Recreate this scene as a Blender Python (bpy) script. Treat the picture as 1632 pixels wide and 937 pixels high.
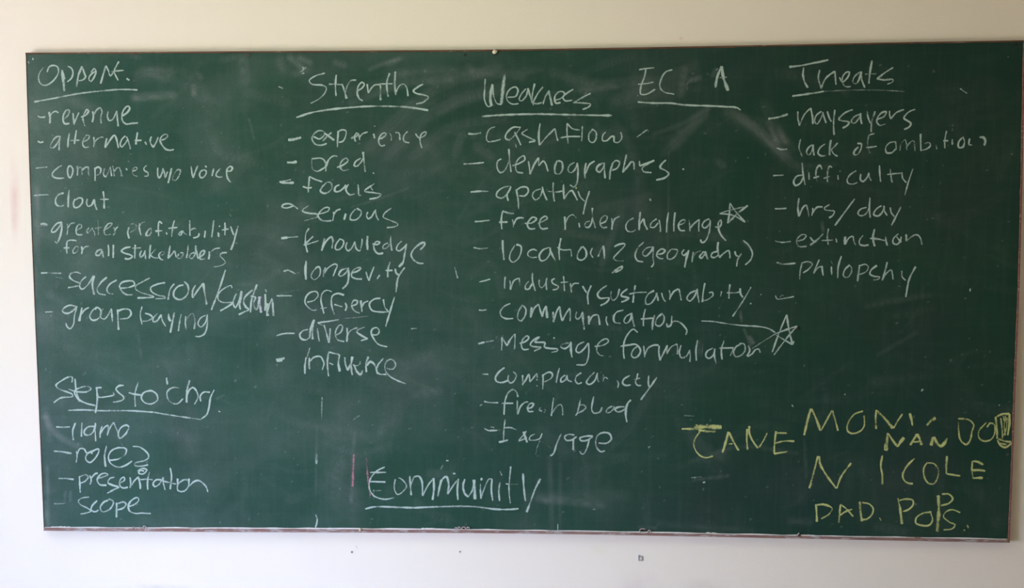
import bpy, bmesh, math, random
import numpy as np
from mathutils import Vector, Matrix

# ------------------------------------------------------------------ clear
for o in list(bpy.data.objects):
    bpy.data.objects.remove(o, do_unlink=True)
S = bpy.context.scene
COL = S.collection
random.seed(7)
rng = np.random.default_rng(11)

# ------------------------------------------------------------------ camera
W, H, FPX = 1632.0, 937.0, 1600.0
ROW = np.array([[9.98702383e-01, 5.07927564e-02, -3.69411633e-03],
                [-1.08459950e-04, -7.04160883e-02, -9.97517700e-01],
                [-5.09267988e-02, 9.96223705e-01, -7.03192062e-02]])
BZ = 1.5                     # height of the board's centre
YF = -0.016                  # the board's front face stands 16 mm off the wall
CAM = np.array([0.12248966, -2.48372351 + YF, 0.17967959 + BZ])
cam_data = bpy.data.cameras.new('camera')
cam_data.sensor_width = 36.0
cam_data.lens = FPX / W * 36.0
cam_data.clip_start = 0.05
cam = bpy.data.objects.new('camera', cam_data)
COL.objects.link(cam)
cam.matrix_world = Matrix(((ROW[0][0], -ROW[1][0], -ROW[2][0], CAM[0]),
                           (ROW[0][1], -ROW[1][1], -ROW[2][1], CAM[1]),
                           (ROW[0][2], -ROW[1][2], -ROW[2][2], CAM[2]),
                           (0, 0, 0, 1)))
S.camera = cam

# ------------------------------------------------------------------ light
S.view_settings.view_transform = 'Standard'
S.view_settings.look = 'None'
S.view_settings.gamma = 1.0
S.view_settings.use_curve_mapping = False
S.view_settings.exposure = 0.0

world = bpy.data.worlds.new('sky')
S.world = world
world.use_nodes = True
world.node_tree.nodes['Background'].inputs[0].default_value = (0.75, 0.85, 1.0, 1)
world.node_tree.nodes['Background'].inputs[1].default_value = 0.6

def area(name, loc, target, sx, sy, power, color, spread=180):
    d = bpy.data.lights.new(name, 'AREA')
    d.shape = 'RECTANGLE'; d.size = sx; d.size_y = sy
    d.energy = power; d.color = color; d.spread = math.radians(spread)
    o = bpy.data.objects.new(name, d)
    COL.objects.link(o)
    o.location = loc
    o.rotation_euler = (Vector(target) - Vector(loc)).to_track_quat('-Z', 'Y').to_euler()
    return o

WIN = dict(x=-2.75, y=-1.72, z=1.05, w=2.0, h=1.3)      # the wide window in the left wall
WX = WIN['x'] + .02
def tinted(name, loc, target, sx, sy, rgb, spread=180):
    m = max(rgb)
    return area(name, loc, target, sx, sy, m, tuple(c / m for c in rgb), spread)
# warm fill added for the upper wall; cool sky light coming through the window
tinted('warm_window_fill', (WX, -2.05, 1.05), (0, -2.05, 3.0), 1.25, 1.3, (59.0, 48.8, 32.6), 120)
tinted('window_sky_light', (WX, -1.2, 1.0), (5, -1.2, 1.0), 1.2, 1.0, (25.3, 30.8, 41.1))
tinted('window_fill_beam', (WX, -2.05, 1.05), (-0.5, 0, 0.3), 1.25, 1.3, (9.6, 11.8, 19.2), 50)  # narrow beam added and aimed to brighten the low wall
# unseen overhead fills without fixtures, added to balance the wall tones
tinted('overhead_fill', (-0.4, -1.4, 2.75), (-0.4, -1.4, 0), .6, .6, (6.6, 10.0, 7.1))
tinted('overhead_fill', (-2.0, -1.0, 2.75), (-2.0, -1.0, 0), .5, .5, (10.5, 9.3, 12.6))

# ------------------------------------------------------------------ helpers
def on_plane(u, v, y=YF):
    """the point of the plane Y = y seen at photo position (u, v); arrays allowed"""
    u = np.asarray(u, float); v = np.asarray(v, float)
    a = (u - W / 2) / FPX; b = (v - H / 2) / FPX
    d = a[..., None] * ROW[0] + b[..., None] * ROW[1] + ROW[2]
    t = (y - CAM[1]) / d[..., 1]
    return CAM + d * t[..., None]

def link(name, mesh, mat=None, parent=None):
    o = bpy.data.objects.new(name, mesh)
    COL.objects.link(o)
    if mat is not None:
        mesh.materials.append(mat)
    if parent is not None:
        o.parent = parent
    return o

def tag(o, label=None, cat=None, group=None, kind=None):
    if label: o['label'] = label
    if cat: o['category'] = cat
    if group: o['group'] = group
    if kind: o['kind'] = kind
    return o

def box_mesh(name, x0, x1, y0, y1, z0, z1, bevel=0.0):
    bm = bmesh.new()
    bmesh.ops.create_cube(bm, size=1)
    for v in bm.verts:
        v.co = Vector((x0 + (v.co.x + .5) * (x1 - x0), y0 + (v.co.y + .5) * (y1 - y0), z0 + (v.co.z + .5) * (z1 - z0)))
    if bevel:
        bmesh.ops.bevel(bm, geom=bm.edges[:], offset=bevel, segments=2, affect='EDGES')
    m = bpy.data.meshes.new(name); bm.to_mesh(m); bm.free()
    return m

class NT:
    def __init__(s, name):
        s.m = bpy.data.materials.new(name); s.m.use_nodes = True
        s.t = s.m.node_tree; s.t.nodes.clear()
        s.out = s.t.nodes.new('ShaderNodeOutputMaterial')
    def n(s, typ, **kw):
        nd = s.t.nodes.new('ShaderNode' + typ)
        for k, v in kw.items():
            if k.startswith('i_'):
                key = k[2:]
                key = int(key) if key.isdigit() else key
                nd.inputs[key].default_value = v
            else:
                setattr(nd, k, v)
        return nd
    def l(s, a, b):
        s.t.links.new(a, b)
    def noise(s, scale, detail=4, rough=.55, vec=None, sc3=None, dist=0.0):
        n = s.n('TexNoise'); n.inputs['Scale'].default_value = scale
        n.inputs['Detail'].default_value = detail; n.inputs['Roughness'].default_value = rough
        n.inputs['Distortion'].default_value = dist
        if vec is None:
            tc = s.n('TexCoord'); vec = tc.outputs['Object']
        if sc3 is not None:
            mp = s.n('Mapping'); mp.inputs['Scale'].default_value = sc3
            s.l(vec, mp.inputs['Vector']); vec = mp.outputs['Vector']
        s.l(vec, n.inputs['Vector'])
        return n.outputs['Fac']
    def ramp(s, fac, lo, hi, a=0.0, b=1.0):
        r = s.n('MapRange'); r.inputs['From Min'].default_value = lo; r.inputs['From Max'].default_value = hi
        r.inputs['To Min'].default_value = a; r.inputs['To Max'].default_value = b
        s.l(fac, r.inputs['Value']); return r.outputs['Result']
    def math(s, op, a, b):
        m = s.n('Math', operation=op)
        for i, x in enumerate((a, b)):
            if isinstance(x, (int, float)): m.inputs[i].default_value = x
            else: s.l(x, m.inputs[i])
        return m.outputs[0]
    def mix(s, fac, a, b):
        m = s.n('Mix', data_type='RGBA')
        if isinstance(fac, (int, float)): m.inputs[0].default_value = fac
        else: s.l(fac, m.inputs[0])
        for i, x in ((6, a), (7, b)):
            if isinstance(x, tuple): m.inputs[i].default_value = (*x, 1)
            else: s.l(x, m.inputs[i])
        return m.outputs[2]
    def attr(s, name):
        a = s.n('Attribute'); a.attribute_name = name
        return a.outputs['Fac']
    def bsdf(s, color, rough=.6, spec=.3, bump=None, bump_d=.001, bump_s=.3):
        b = s.n('BsdfPrincipled')
        if isinstance(color, tuple): b.inputs['Base Color'].default_value = (*color, 1)
        else: s.l(color, b.inputs['Base Color'])
        b.inputs['Roughness'].default_value = rough
        b.inputs['Specular IOR Level'].default_value = spec
        if bump is not None:
            bp = s.n('Bump'); bp.inputs['Distance'].default_value = bump_d; bp.inputs['Strength'].default_value = bump_s
            s.l(bump, bp.inputs['Height']); s.l(bp.outputs[0], b.inputs['Normal'])
        return b.outputs[0]
    def end(s, sh):
        s.l(sh, s.out.inputs['Surface']); return s.m

# ------------------------------------------------------------------ materials
def wall_material():
    t = NT('cream_wall_paint')
    n = t.noise(1.2, 5); n2 = t.noise(9, 4)
    c = t.mix(t.ramp(n, .35, .7), (.785, .74, .655), (.81, .765, .68))
    c = t.mix(t.ramp(n2, .5, .8, 0, .25), c, (.765, .71, .64))
    # rubbed marks: a pinkish scuff left of the board, grey handling marks low on the wall
    tc = t.n('TexCoord')
    for (p, rad, col, amt) in MARKS:
        mp = t.n('Mapping'); mp.vector_type = 'TEXTURE'
        mp.inputs['Location'].default_value = p
        mp.inputs['Scale'].default_value = rad
        t.l(tc.outputs['Object'], mp.inputs['Vector'])
        g = t.n('TexGradient', gradient_type='SPHERICAL'); t.l(mp.outputs[0], g.inputs[0])
        f = t.math('MULTIPLY', g.outputs['Fac'], t.ramp(t.noise(14, 5), .3, .65))
        f = t.math('MULTIPLY', f, amt)
        c = t.mix(f, c, col)
    fine = t.noise(120, 6, .6)
    return t.end(t.bsdf(c, .75, .2, fine, .0015, .25))

def P3(u, v): 
    p = on_plane(u, v, 0.0); return (float(p[0]), float(p[1]), float(p[2]))
MARKS = [(P3(24, 310), (.018, .1, .12), (.70, .50, .47), .7),
         (P3(22, 345), (.012, .1, .09), (.66, .50, .47), .6),
         (P3(1020, 940), (.07, .1, .06), (.55, .47, .49), .55),
         (P3(1115, 950), (.10, .1, .055), (.54, .49, .44), .6),
         (P3(955, 876), (.03, .1, .02), (.72, .68, .5), .5),
         (P3(1085, 61), (.008, .1, .006), (.62, .36, .34), .6),
         (P3(250, 936), (.12, .1, .012), (.55, .53, .5), .5)]

def plain(name, c1, c2, scale, rough=.7, spec=.25):
    t = NT(name)
    return t.end(t.bsdf(t.mix(t.ramp(t.noise(scale, 5), .3, .7), c1, c2), rough, spec, t.noise(scale * 8, 4), .001, .2))

def board_material():
    t = NT('green_chalkboard_paint')
    big = t.noise(2.2, 5, .6)
    mid = t.noise(9, 6, .62)
    vert = t.noise(1, 6, .65, sc3=(55, 1, 5))
    hor = t.noise(1, 6, .65, sc3=(6, 1, 60))
    fine = t.noise(420, 3, .6)
    c = t.mix(t.ramp(big, .3, .7), (.0135, .050, .030), (.011, .040, .031))
    c = t.mix(t.ramp(t.noise(3.3, 3), .45, .75, 0, .6), c, (.020, .037, .031))
    dust = t.attr('dust')
    grain = t.math('ADD', t.ramp(mid, .25, .8, .6, 1.3), t.ramp(fine, .3, .7, -.18, .18))
    c = t.mix(t.math('MULTIPLY', t.attr('left_light'), grain), c, (.18, .43, .35))  # painted light of the left end, mixed into the board colour
    d = t.math('MULTIPLY', dust, grain)
    d = t.math('ADD', d, t.ramp(vert, .48, .85, 0, .032))
    d = t.math('ADD', d, t.ramp(hor, .5, .85, 0, .02))
    d = t.math('ADD', d, t.ramp(fine, .55, .8, 0, .02))
    c = t.mix(d, c, (.40, .40, .415))
    return t.end(t.bsdf(c, .6, .08, fine, .0006, .15))

def chalk_material(name, col):
    t = NT(name)
    g1 = t.noise(330, 3, .7); g2 = t.noise(70, 3, .6)
    press = t.attr('press'); edge = t.attr('edge')
    cover = t.math('SUBTRACT', press, t.math('MULTIPLY', t.math('MULTIPLY', edge, edge), .52))
    g = t.math('ADD', t.math('MULTIPLY', g1, .75), t.math('MULTIPLY', g2, .25))
    v = t.math('SUBTRACT', cover, t.math('MULTIPLY', t.ramp(g, .3, .7), .62))
    a = t.ramp(v, -.14, .5)
    a = t.math('MULTIPLY', a, .88)
    sh = t.bsdf(col, .95, .05)
    tr = t.n('BsdfTransparent')
    m = t.n('MixShader'); t.l(a, m.inputs[0]); t.l(tr.outputs[0], m.inputs[1]); t.l(sh, m.inputs[2])
    return t.end(m.outputs[0])

def wood_material(name, c1, c2, flake, amt):
    t = NT(name)
    g = t.noise(1, 6, .65, sc3=(9, 60, 90))
    c = t.mix(t.ramp(g, .35, .65), c1, c2)
    f = t.noise(1, 6, .7, sc3=(28, 120, 160))
    c = t.mix(t.ramp(f, .62 - amt, .70 - amt), c, flake)
    return t.end(t.bsdf(c, .8, .15, f, .0012, .5))

M_WALL = wall_material()
M_CEIL = plain('white_ceiling_paint', (.74, .70, .62), (.78, .74, .66), 3)
M_FLOOR = plain('brown_floor', (.22, .15, .10), (.30, .21, .14), 4, .5)
M_FRAME = plain('white_window_frame', (.75, .75, .73), (.8, .8, .78), 6, .4)
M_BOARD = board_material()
M_TOP = wood_material('bare_wood_edge', (.085, .045, .028), (.15, .085, .055), (.33, .27, .23), .02)
M_BOT = wood_material('red_brown_painted_wood', (.19, .10, .085), (.27, .175, .155), (.38, .35, .345), .10)
M_SIDE = wood_material('dark_red_painted_wood', (.15, .06, .05), (.22, .11, .09), (.34, .30, .24), .05)
M_CHALK = {'white': chalk_material('white_chalk', (.41, .53, .50)),
           'yellow': chalk_material('yellow_chalk', (.49, .54, .225)),
           'pink': chalk_material('pink_chalk', (.47, .22, .28)),
           'lilac': chalk_material('lilac_chalk', (.50, .54, .62))}
M_DUST = plain('settled_chalk_dust', (.55, .56, .56), (.72, .73, .73), 60, .95, .05)
M_CREAM = plain('cream_plaster_blob', (.62, .55, .40), (.74, .68, .54), 90, .9, .1)
M_FLAKE = plain('chalky_flaked_paint', (.34, .25, .25), (.58, .52, .52), 150, .9, .1)
M_DARK = plain('dark_hole', (.012, .012, .013), (.03, .026, .025), 90, .6)
M_RUST = plain('rusty_nail', (.05, .028, .025), (.10, .045, .04), 160, .6, .4)
M_STEEL = plain('dull_steel', (.16, .15, .15), (.26, .25, .25), 200, .45, .5)
M_PLUG = plain('grey_plastic', (.34, .33, .34), (.42, .41, .42), 200, .6, .3)
M_PLUGW = plain('pale_plastic', (.66, .62, .6), (.74, .70, .68), 200, .6, .3)

# ------------------------------------------------------------------ the room
X0, X1, Y0, ZC = WIN['x'], 3.3, -5.6, 2.85
T = .12
def struct(name, mesh, mat, parent=None):
    o = link(name, mesh, mat, parent)
    if parent is None: o['kind'] = 'structure'
    return o
wall_back = struct('wall_back', box_mesh('wall_back', X0 - T, X1 + T, 0, T, 0, ZC), M_WALL)
struct('wall_right', box_mesh('wall_right', X1, X1 + T, Y0, 0, 0, ZC), M_WALL)
struct('wall_rear', box_mesh('wall_rear', X0 - T, X1 + T, Y0 - T, Y0, 0, ZC), M_WALL)
struct('floor', box_mesh('floor', X0 - T, X1 + T, Y0 - T, T, -.1, 0), M_FLOOR)
struct('ceiling', box_mesh('ceiling', X0 - T, X1 + T, Y0 - T, T, ZC, ZC + .1), M_CEIL)
bm = bmesh.new()
wy0, wy1 = WIN['y'] - WIN['w'] / 2, WIN['y'] + WIN['w'] / 2
wz0, wz1 = WIN['z'] - WIN['h'] / 2, WIN['z'] + WIN['h'] / 2
for (a, b, c, d) in ((Y0, wy0, 0, ZC), (wy1, 0, 0, ZC), (wy0, wy1, 0, wz0), (wy0, wy1, wz1, ZC)):
    tmp = box_mesh('piece', X0 - T, X0, a, b, c, d); bm.from_mesh(tmp); bpy.data.meshes.remove(tmp)
m = bpy.data.meshes.new('wall_left'); bm.to_mesh(m); bm.free()
struct('wall_left', m, M_WALL)
bm = bmesh.new()
fw = .05
for (a, b, c, d) in ((wy0, wy0 + fw, wz0, wz1), (wy1 - fw, wy1, wz0, wz1), (wy0, wy1, wz0, wz0 + fw), (wy0, wy1, wz1 - fw, wz1),
                     (WIN['y'] - fw / 2, WIN['y'] + fw / 2, wz0, wz1)):
    tmp = box_mesh('piece', X0 - .09, X0 - .03, a, b, c, d, .004); bm.from_mesh(tmp); bpy.data.meshes.remove(tmp)
m = bpy.data.meshes.new('window_1'); bm.to_mesh(m); bm.free()
window = struct('window_1', m, M_FRAME)
t = NT('window_glass')
gb = t.n('BsdfGlass'); gb.inputs['Roughness'].default_value = 0; gb.inputs['IOR'].default_value = 1.45
M_GLASS = t.end(gb.outputs[0])
for s_ in (-1, 1):
    a = WIN['y'] + (fw / 2 if s_ > 0 else -WIN['w'] / 2 + fw); b = WIN['y'] + (WIN['w'] / 2 - fw if s_ > 0 else -fw / 2)
    link('pane', box_mesh('pane', X0 - .063, X0 - .057, a, b, wz0 + fw, wz1 - fw), M_GLASS, window)

# ------------------------------------------------------------------ the blackboard
board = bpy.data.objects.new('chalkboard', None)
COL.objects.link(board)
board.location = (0, 0, BZ - .61)
tag(board, 'large dark green chalkboard on the cream wall, covered in handwritten white and yellow chalk lists', 'chalkboard')
bpy.context.view_layer.update()
INV = -np.array([0, 0, BZ - .61])     # parts are built in the board's own space

def curve_interp(pts, n):
    pts = np.array(pts, float)
    d = np.r_[0, np.cumsum(np.hypot(*np.diff(pts, axis=0).T))]; d /= d[-1]
    # smooth (piecewise cubic through the points)
    tt = np.linspace(0, 1, n)
    sl = np.gradient(pts, d, axis=0)
    k = np.clip(np.searchsorted(d, tt, side='right') - 1, 0, len(d) - 2)
    h = (d[k + 1] - d[k]); s = ((tt - d[k]) / h)[:, None]; h = h[:, None]
    return ((2*s**3 - 3*s**2 + 1) * pts[k] + (s**3 - 2*s**2 + s) * h * sl[k] +
            (-2*s**3 + 3*s**2) * pts[k + 1] + (s**3 - s**2) * h * sl[k + 1])

TOP = [(41, 84), (230, 82.7), (420, 81.4), (610, 80.3), (800, 78.8), (1000, 75.8), (1220, 71.8), (1420, 67.7), (1633.5, 64.2)]
BOT = [(70, 845.4), (270, 846.7), (470, 847.9), (660, 848.6), (860, 850.2), (1040, 853.2), (1260, 857.6), (1430, 861), (1609, 864.6)]
LEFT = [(41, 84), (47, 270), (54, 460), (62, 650), (70, 845.4)]
RIGHT = [(1633.5, 64.2), (1629, 300), (1624.5, 460), (1619, 600), (1614, 740), (1609, 864.6)]

def coons(nu, nv, top, bot, left, right):
    T_ = curve_interp(top, nu)[None]; B_ = curve_interp(bot, nu)[None]
    L_ = curve_interp(left, nv)[:, None]; R_ = curve_interp(right, nv)[:, None]
    u = np.linspace(0, 1, nu)[None, :, None]; v = np.linspace(0, 1, nv)[:, None, None]
    return ((1 - v) * T_ + v * B_ + (1 - u) * L_ + u * R_ -
            ((1 - u) * (1 - v) * T_[:, :1] + u * (1 - v) * T_[:, -1:] + (1 - u) * v * B_[:, :1] + u * v * B_[:, -1:]))

# ---- panel: a fine grid so that the chalk dust left by years of wiping and the painted light can be stored on it
NU, NV = 800, 400
PX = coons(NU, NV, TOP, BOT, LEFT, RIGHT)
DUST = np.zeros((NV, NU))
Xp, Yp = PX[..., 0], PX[..., 1]
def fbm(nx, ny, octs=4):
    out = np.zeros((NV, NU)); amp = 1
    for k in range(octs):
        gx, gy = max(2, int(nx * 2**k)), max(2, int(ny * 2**k))
        g = rng.random((gy + 2, gx + 2))
        xs = np.linspace(0, gx, NU); ys = np.linspace(0, gy, NV)
        xi, yi = xs.astype(int), ys.astype(int)
        fx, fy = xs - xi, ys - yi
        fx = fx * fx * (3 - 2 * fx); fy = fy * fy * (3 - 2 * fy)
        a = g[np.ix_(yi, xi)]; b = g[np.ix_(yi, xi + 1)]; c = g[np.ix_(yi + 1, xi)]; d = g[np.ix_(yi + 1, xi + 1)]
        out += amp * ((a * (1 - fx) + b * fx) * (1 - fy)[:, None] + (c * (1 - fx) + d * fx) * fy[:, None])
        amp *= .55
    return out / out.max()
ragged = fbm(60, 30, 4); soft = fbm(7, 4, 4)
def smear(pts, w, amt, streak=.5):
    """one wipe of the eraser along a path: width w, amount of chalk left"""
    global DUST
    p = curve_interp(pts, 24) if len(pts) > 2 else np.linspace(pts[0], pts[-1], 24)
    x0, y0 = p.min(0) - w * 1.5; x1, y1 = p.max(0) + w * 1.5
    cols = np.where((Xp > x0) & (Xp < x1) & (Yp > y0) & (Yp < y1))
    if len(cols[0]) == 0: return
    q = np.stack([Xp[cols], Yp[cols]], 1)
    best = np.full(len(q), 1e9); tpar = np.zeros(len(q)); side = np.zeros(len(q))
    for i in range(len(p) - 1):
        a, b = p[i], p[i + 1]; ab = b - a; L = (ab @ ab) + 1e-9
        s = np.clip(((q - a) @ ab) / L, 0, 1)
        dv = q - a - s[:, None] * ab
        d = np.hypot(dv[:, 0], dv[:, 1])
        m = d < best
        best[m] = d[m]; tpar[m] = (i + s[m]) / (len(p) - 1)
        side[m] = (dv[m, 0] * ab[1] - dv[m, 1] * ab[0])
    f = np.clip(1 - best / w, 0, 1); f = f * f * (3 - 2 * f)
    lane = np.sign(side) * best
    st = .5 + .5 * np.sin(lane * 1.7 + 5 * np.sin(lane * .37)) 
    f *= (1 - streak) + streak * st
    f *= .35 + 1.1 * ragged[cols]
    DUST[cols] += amt * f * .8

DUST += .02 * np.clip(soft - .35, 0, 1)
# painted light: the brighter left end put into the colour, fading to the right
LEFT_LIGHT = .098 * np.clip(1 - (Xp - 240) / 1050, 0, 1) ** 1.15 * (.45 + .9 * soft)
blotch = fbm(16, 9, 4); blotch2 = fbm(9, 14, 3)
DUST += .075 * np.clip(1 - (Xp - 40) / 130, 0, 1) * (.3 + ragged)
DUST += .17 * np.clip(blotch - .52, 0, 1) * np.clip(1.15 - Xp / 1500, .25, 1) + .09 * np.clip(blotch2 - .5, 0, 1) * np.clip(1.1 - Xp / 1000, .1, 1)
WIPES = [
 ([(385, 90), (390, 128)], 15, .13), ([(397, 190), (405, 222)], 3, .14), ([(395, 150), (455, 165)], 14, .07), ([(90, 150), (150, 175)], 16, .07),
 ([(355, 95), (372, 92)], 8, .10), ([(330, 200), (345, 240)], 16, .06),
 ([(592, 236), (640, 186), (700, 142), (790, 112)], 20, .13), ([(620, 250), (668, 200), (730, 160), (800, 140)], 16, .10), ([(560, 165), (640, 136), (720, 128)], 9, .12),
 ([(880, 118), (960, 135), (1030, 128)], 14, .09), ([(640, 116), (700, 110), (760, 118)], 12, .07), ([(980, 200), (1010, 250), (1020, 330)], 16, .05),
 ([(1066, 240), (1064, 400)], 2, .10), ([(1160, 180), (1200, 205), (1262, 262)], 16, .12), ([(1226, 196), (1242, 226)], 8, .16), ([(985, 165), (1080, 140)], 24, .08),
 ([(1120, 180), (1075, 230)], 16, .07),
 ([(225, 120), (268, 118)], 16, .16), ([(215, 156), (275, 152)], 11, .20), ([(228, 112), (262, 128)], 10, .08), ([(308, 138), (309, 150)], 7, .22),
 ([(316, 118), (320, 124)], 7, .15), ([(120, 160), (135, 172)], 18, .07), ([(205, 88), (222, 92)], 7, .12),
 ([(55, 470), (57, 300)], 9, .10), ([(60, 300), (62, 420)], 6, .12), ([(80, 470), (100, 480)], 10, .10), ([(92, 450), (90, 456)], 6, .16),
 ([(72, 664), (88, 690), (125, 712)], 9, .22), ([(72, 652), (80, 700)], 8, .12), ([(75, 745), (78, 835)], 5, .16), ([(72, 800), (76, 840)], 5, .18),
 ([(104, 784), (103, 798)], 4, .2), ([(112, 784), (112, 798)], 4, .2), ([(270, 670), (300, 720)], 26, .06), ([(280, 690), (310, 700)], 18, .05),
 ([(462, 92), (480, 106)], 9, .22), ([(478, 92), (494, 100)], 8, .22), ([(470, 118), (490, 112)], 9, .14), ([(445, 95), (450, 110)], 12, .10),
 ([(535, 100), (548, 104)], 9, .14), ([(590, 110), (612, 101), (636, 94)], 6, .20), ([(640, 92), (620, 104)], 8, .1),
 ([(560, 150), (640, 128), (720, 118)], 18, .06), ([(660, 250), (720, 205), (800, 190)], 16, .07), ([(690, 130), (760, 118), (830, 122)], 12, .08),
 ([(700, 180), (745, 160), (790, 150)], 9, .08), ([(745, 106), (752, 112)], 8, .16), ([(640, 200), (690, 170), (740, 150)], 14, .05),
 ([(735, 215), (725, 245)], 12, .10), ([(760, 235), (780, 250)], 12, .10), ([(800, 118), (860, 112)], 10, .06), ([(925, 145), (985, 138)], 7, .10),
 ([(905, 130), (960, 150)], 18, .05), ([(1000, 145), (1050, 130), (1105, 108)], 16, .07), ([(985, 160), (1060, 150)], 22, .06),
 ([(1130, 172), (1090, 195), (1042, 214)], 6, .12), ([(1120, 180), (1060, 240)], 14, .06), ([(1170, 180), (1215, 215), (1250, 250)], 12, .12),
 ([(1180, 190), (1230, 200)], 16, .06), ([(1228, 205), (1236, 222)], 6, .26), ([(1240, 205), (1252, 226)], 8, .22), ([(1215, 170), (1260, 240)], 20, .05),
 ([(1085, 150), (1092, 110)], 9, .12), ([(1100, 128), (1114, 124)], 7, .18), ([(1140, 112), (1136, 120)], 6, .14), ([(1240, 118), (1300, 128)], 16, .05),
 ([(1145, 258), (1152, 264)], 9, .12), ([(1035, 310), (985, 325), (960, 330)], 12, .06), ([(1090, 372), (1155, 382)], 14, .06), ([(990, 335), (960, 420)], 9, .07),
 ([(1000, 160), (1010, 200)], 16, .05), ([(905, 370), (965, 390), (950, 400)], 12, .06), ([(1195, 538), (1200, 546)], 5, .3), ([(1186, 525), (1196, 550)], 3, .2),
 ([(1114, 545), (1116, 565)], 6, .10), ([(1180, 498), (1182, 512)], 3, .25), ([(1310, 355), (1312, 368)], 4, .22), ([(1380, 488), (1480, 470)], 8, .06),
 ([(1400, 565), (1460, 530)], 6, .07), ([(1395, 610), (1480, 600)], 14, .04), ([(1275, 265), (1330, 262)], 8, .05), ([(1345, 148), (1350, 150)], 8, .08),
 ([(525, 765), (560, 790)], 34, .07), ([(540, 740), (530, 800)], 22, .07), ([(565, 690), (560, 800)], 5, .10), ([(505, 680), (503, 800)], 3, .10),
 ([(600, 690), (625, 672)], 14, .05), ([(640, 640), (620, 690)], 20, .04), ([(685, 755), (720, 760)], 12, .08), ([(860, 795), (905, 800), (960, 806)], 10, .12),
 ([(866, 797), (872, 800)], 6, .22), ([(876, 730), (880, 845)], 7, .10), ([(893, 740), (892, 845)], 5, .06), ([(930, 720), (935, 790)], 8, .05),
 ([(860, 690), (900, 720)], 20, .05), ([(700, 560), (760, 600)], 40, .03), ([(660, 630), (700, 625)], 12, .08), ([(1100, 735), (1180, 712), (1270, 722)], 6, .07),
 ([(1105, 765), (1160, 758)], 5, .10), ([(1100, 690), (1140, 750)], 22, .04), ([(1282, 700), (1285, 760)], 4, .08), ([(1260, 830), (1290, 832)], 10, .09),
 ([(1400, 840), (1440, 848)], 12, .07), ([(1020, 840), (1045, 842)], 6, .10), ([(1050, 835), (1200, 845)], 8, .05), ([(1480, 700), (1500, 830)], 30, .03),
 ([(480, 330), (500, 345)], 14, .06), ([(380, 250), (420, 330)], 40, .03), ([(300, 560), (330, 590)], 40, .04), ([(110, 560), (180, 575)], 34, .05),
 ([(170, 600), (200, 620)], 26, .05), ([(220, 530), (225, 570)], 4, .10), ([(345, 636), (356, 630)], 2.5, .2), ([(446, 468), (476, 462)], 3, .14),
 ([(415, 405), (445, 425)], 12, .05), ([(560, 330), (600, 318), (650, 300)], 3, .10), ([(840, 795), (1000, 790)], 16, .05), ([(750, 440), (780, 420), (800, 470)], 10, .05),
 ([(1185, 385), (1195, 395)], 6, .10), ([(1518, 198), (1530, 215)], 14, .03), ([(1560, 650), (1600, 655)], 16, .03), ([(1555, 780), (1590, 840)], 18, .04),
]
for (pts, w, amt) in WIPES:
    smear(pts, w, amt)
for k in range(260):        # the many faint wipes everywhere
    x, y = rng.uniform(50, 1610), rng.uniform(90, 845)
    a = rng.normal(.25, .5) * (1 if rng.random() < .6 else -1); L = rng.uniform(25, 130)
    c = rng.normal(0, .25)
    pts = [(x, y), (x + L * .5 * math.cos(a), y + L * .5 * math.sin(a)), (x + L * math.cos(a + c), y + L * math.sin(a + c))]
    smear(pts, rng.uniform(4, 16), rng.uniform(.012, .04) * (1.4 if x < 1000 else .8), .8)
for k in range(420):        # specks and crumbs of chalk
    x, y = rng.uniform(50, 1610), rng.uniform(90, 845)
    DUST[np.hypot(Xp - x, Yp - y) < rng.uniform(.8, 1.7)] += rng.uniform(.05, .22)
DUST = np.clip(DUST, 0, .8)
LEFT_LIGHT = np.clip(LEFT_LIGHT, 0, .8)

P = on_plane(Xp, Yp) + INV
BACK = P.copy(); BACK[..., 1] = -.005
idx = np.arange(NU * NV).reshape(NV, NU)
faces = np.stack([idx[1:, :-1], idx[1:, 1:], idx[:-1, 1:], idx[:-1, :-1]], -1).reshape(-1, 4)
ring = np.r_[idx[0, :-1], idx[:-1, -1], idx[-1, :0:-1], idx[:0:-1, 0]]
nb = NU * NV
rim = np.arange(len(ring)) + nb
verts = np.concatenate([P.reshape(-1, 3), BACK.reshape(-1, 3)[ring]])
nx = np.roll(np.arange(len(ring)), -1)
side = np.stack([ring, ring[nx], rim[nx], rim], -1)
me = bpy.data.meshes.new('board_panel')
me.from_pydata(verts.tolist(), [], np.concatenate([faces, side]).tolist() + [rim[::-1].tolist()])
for nm, dat in (('dust', DUST), ('left_light', LEFT_LIGHT)):
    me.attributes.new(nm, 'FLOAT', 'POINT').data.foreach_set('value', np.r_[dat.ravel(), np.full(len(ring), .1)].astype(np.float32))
link('board_panel', me, M_BOARD, board)

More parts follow.
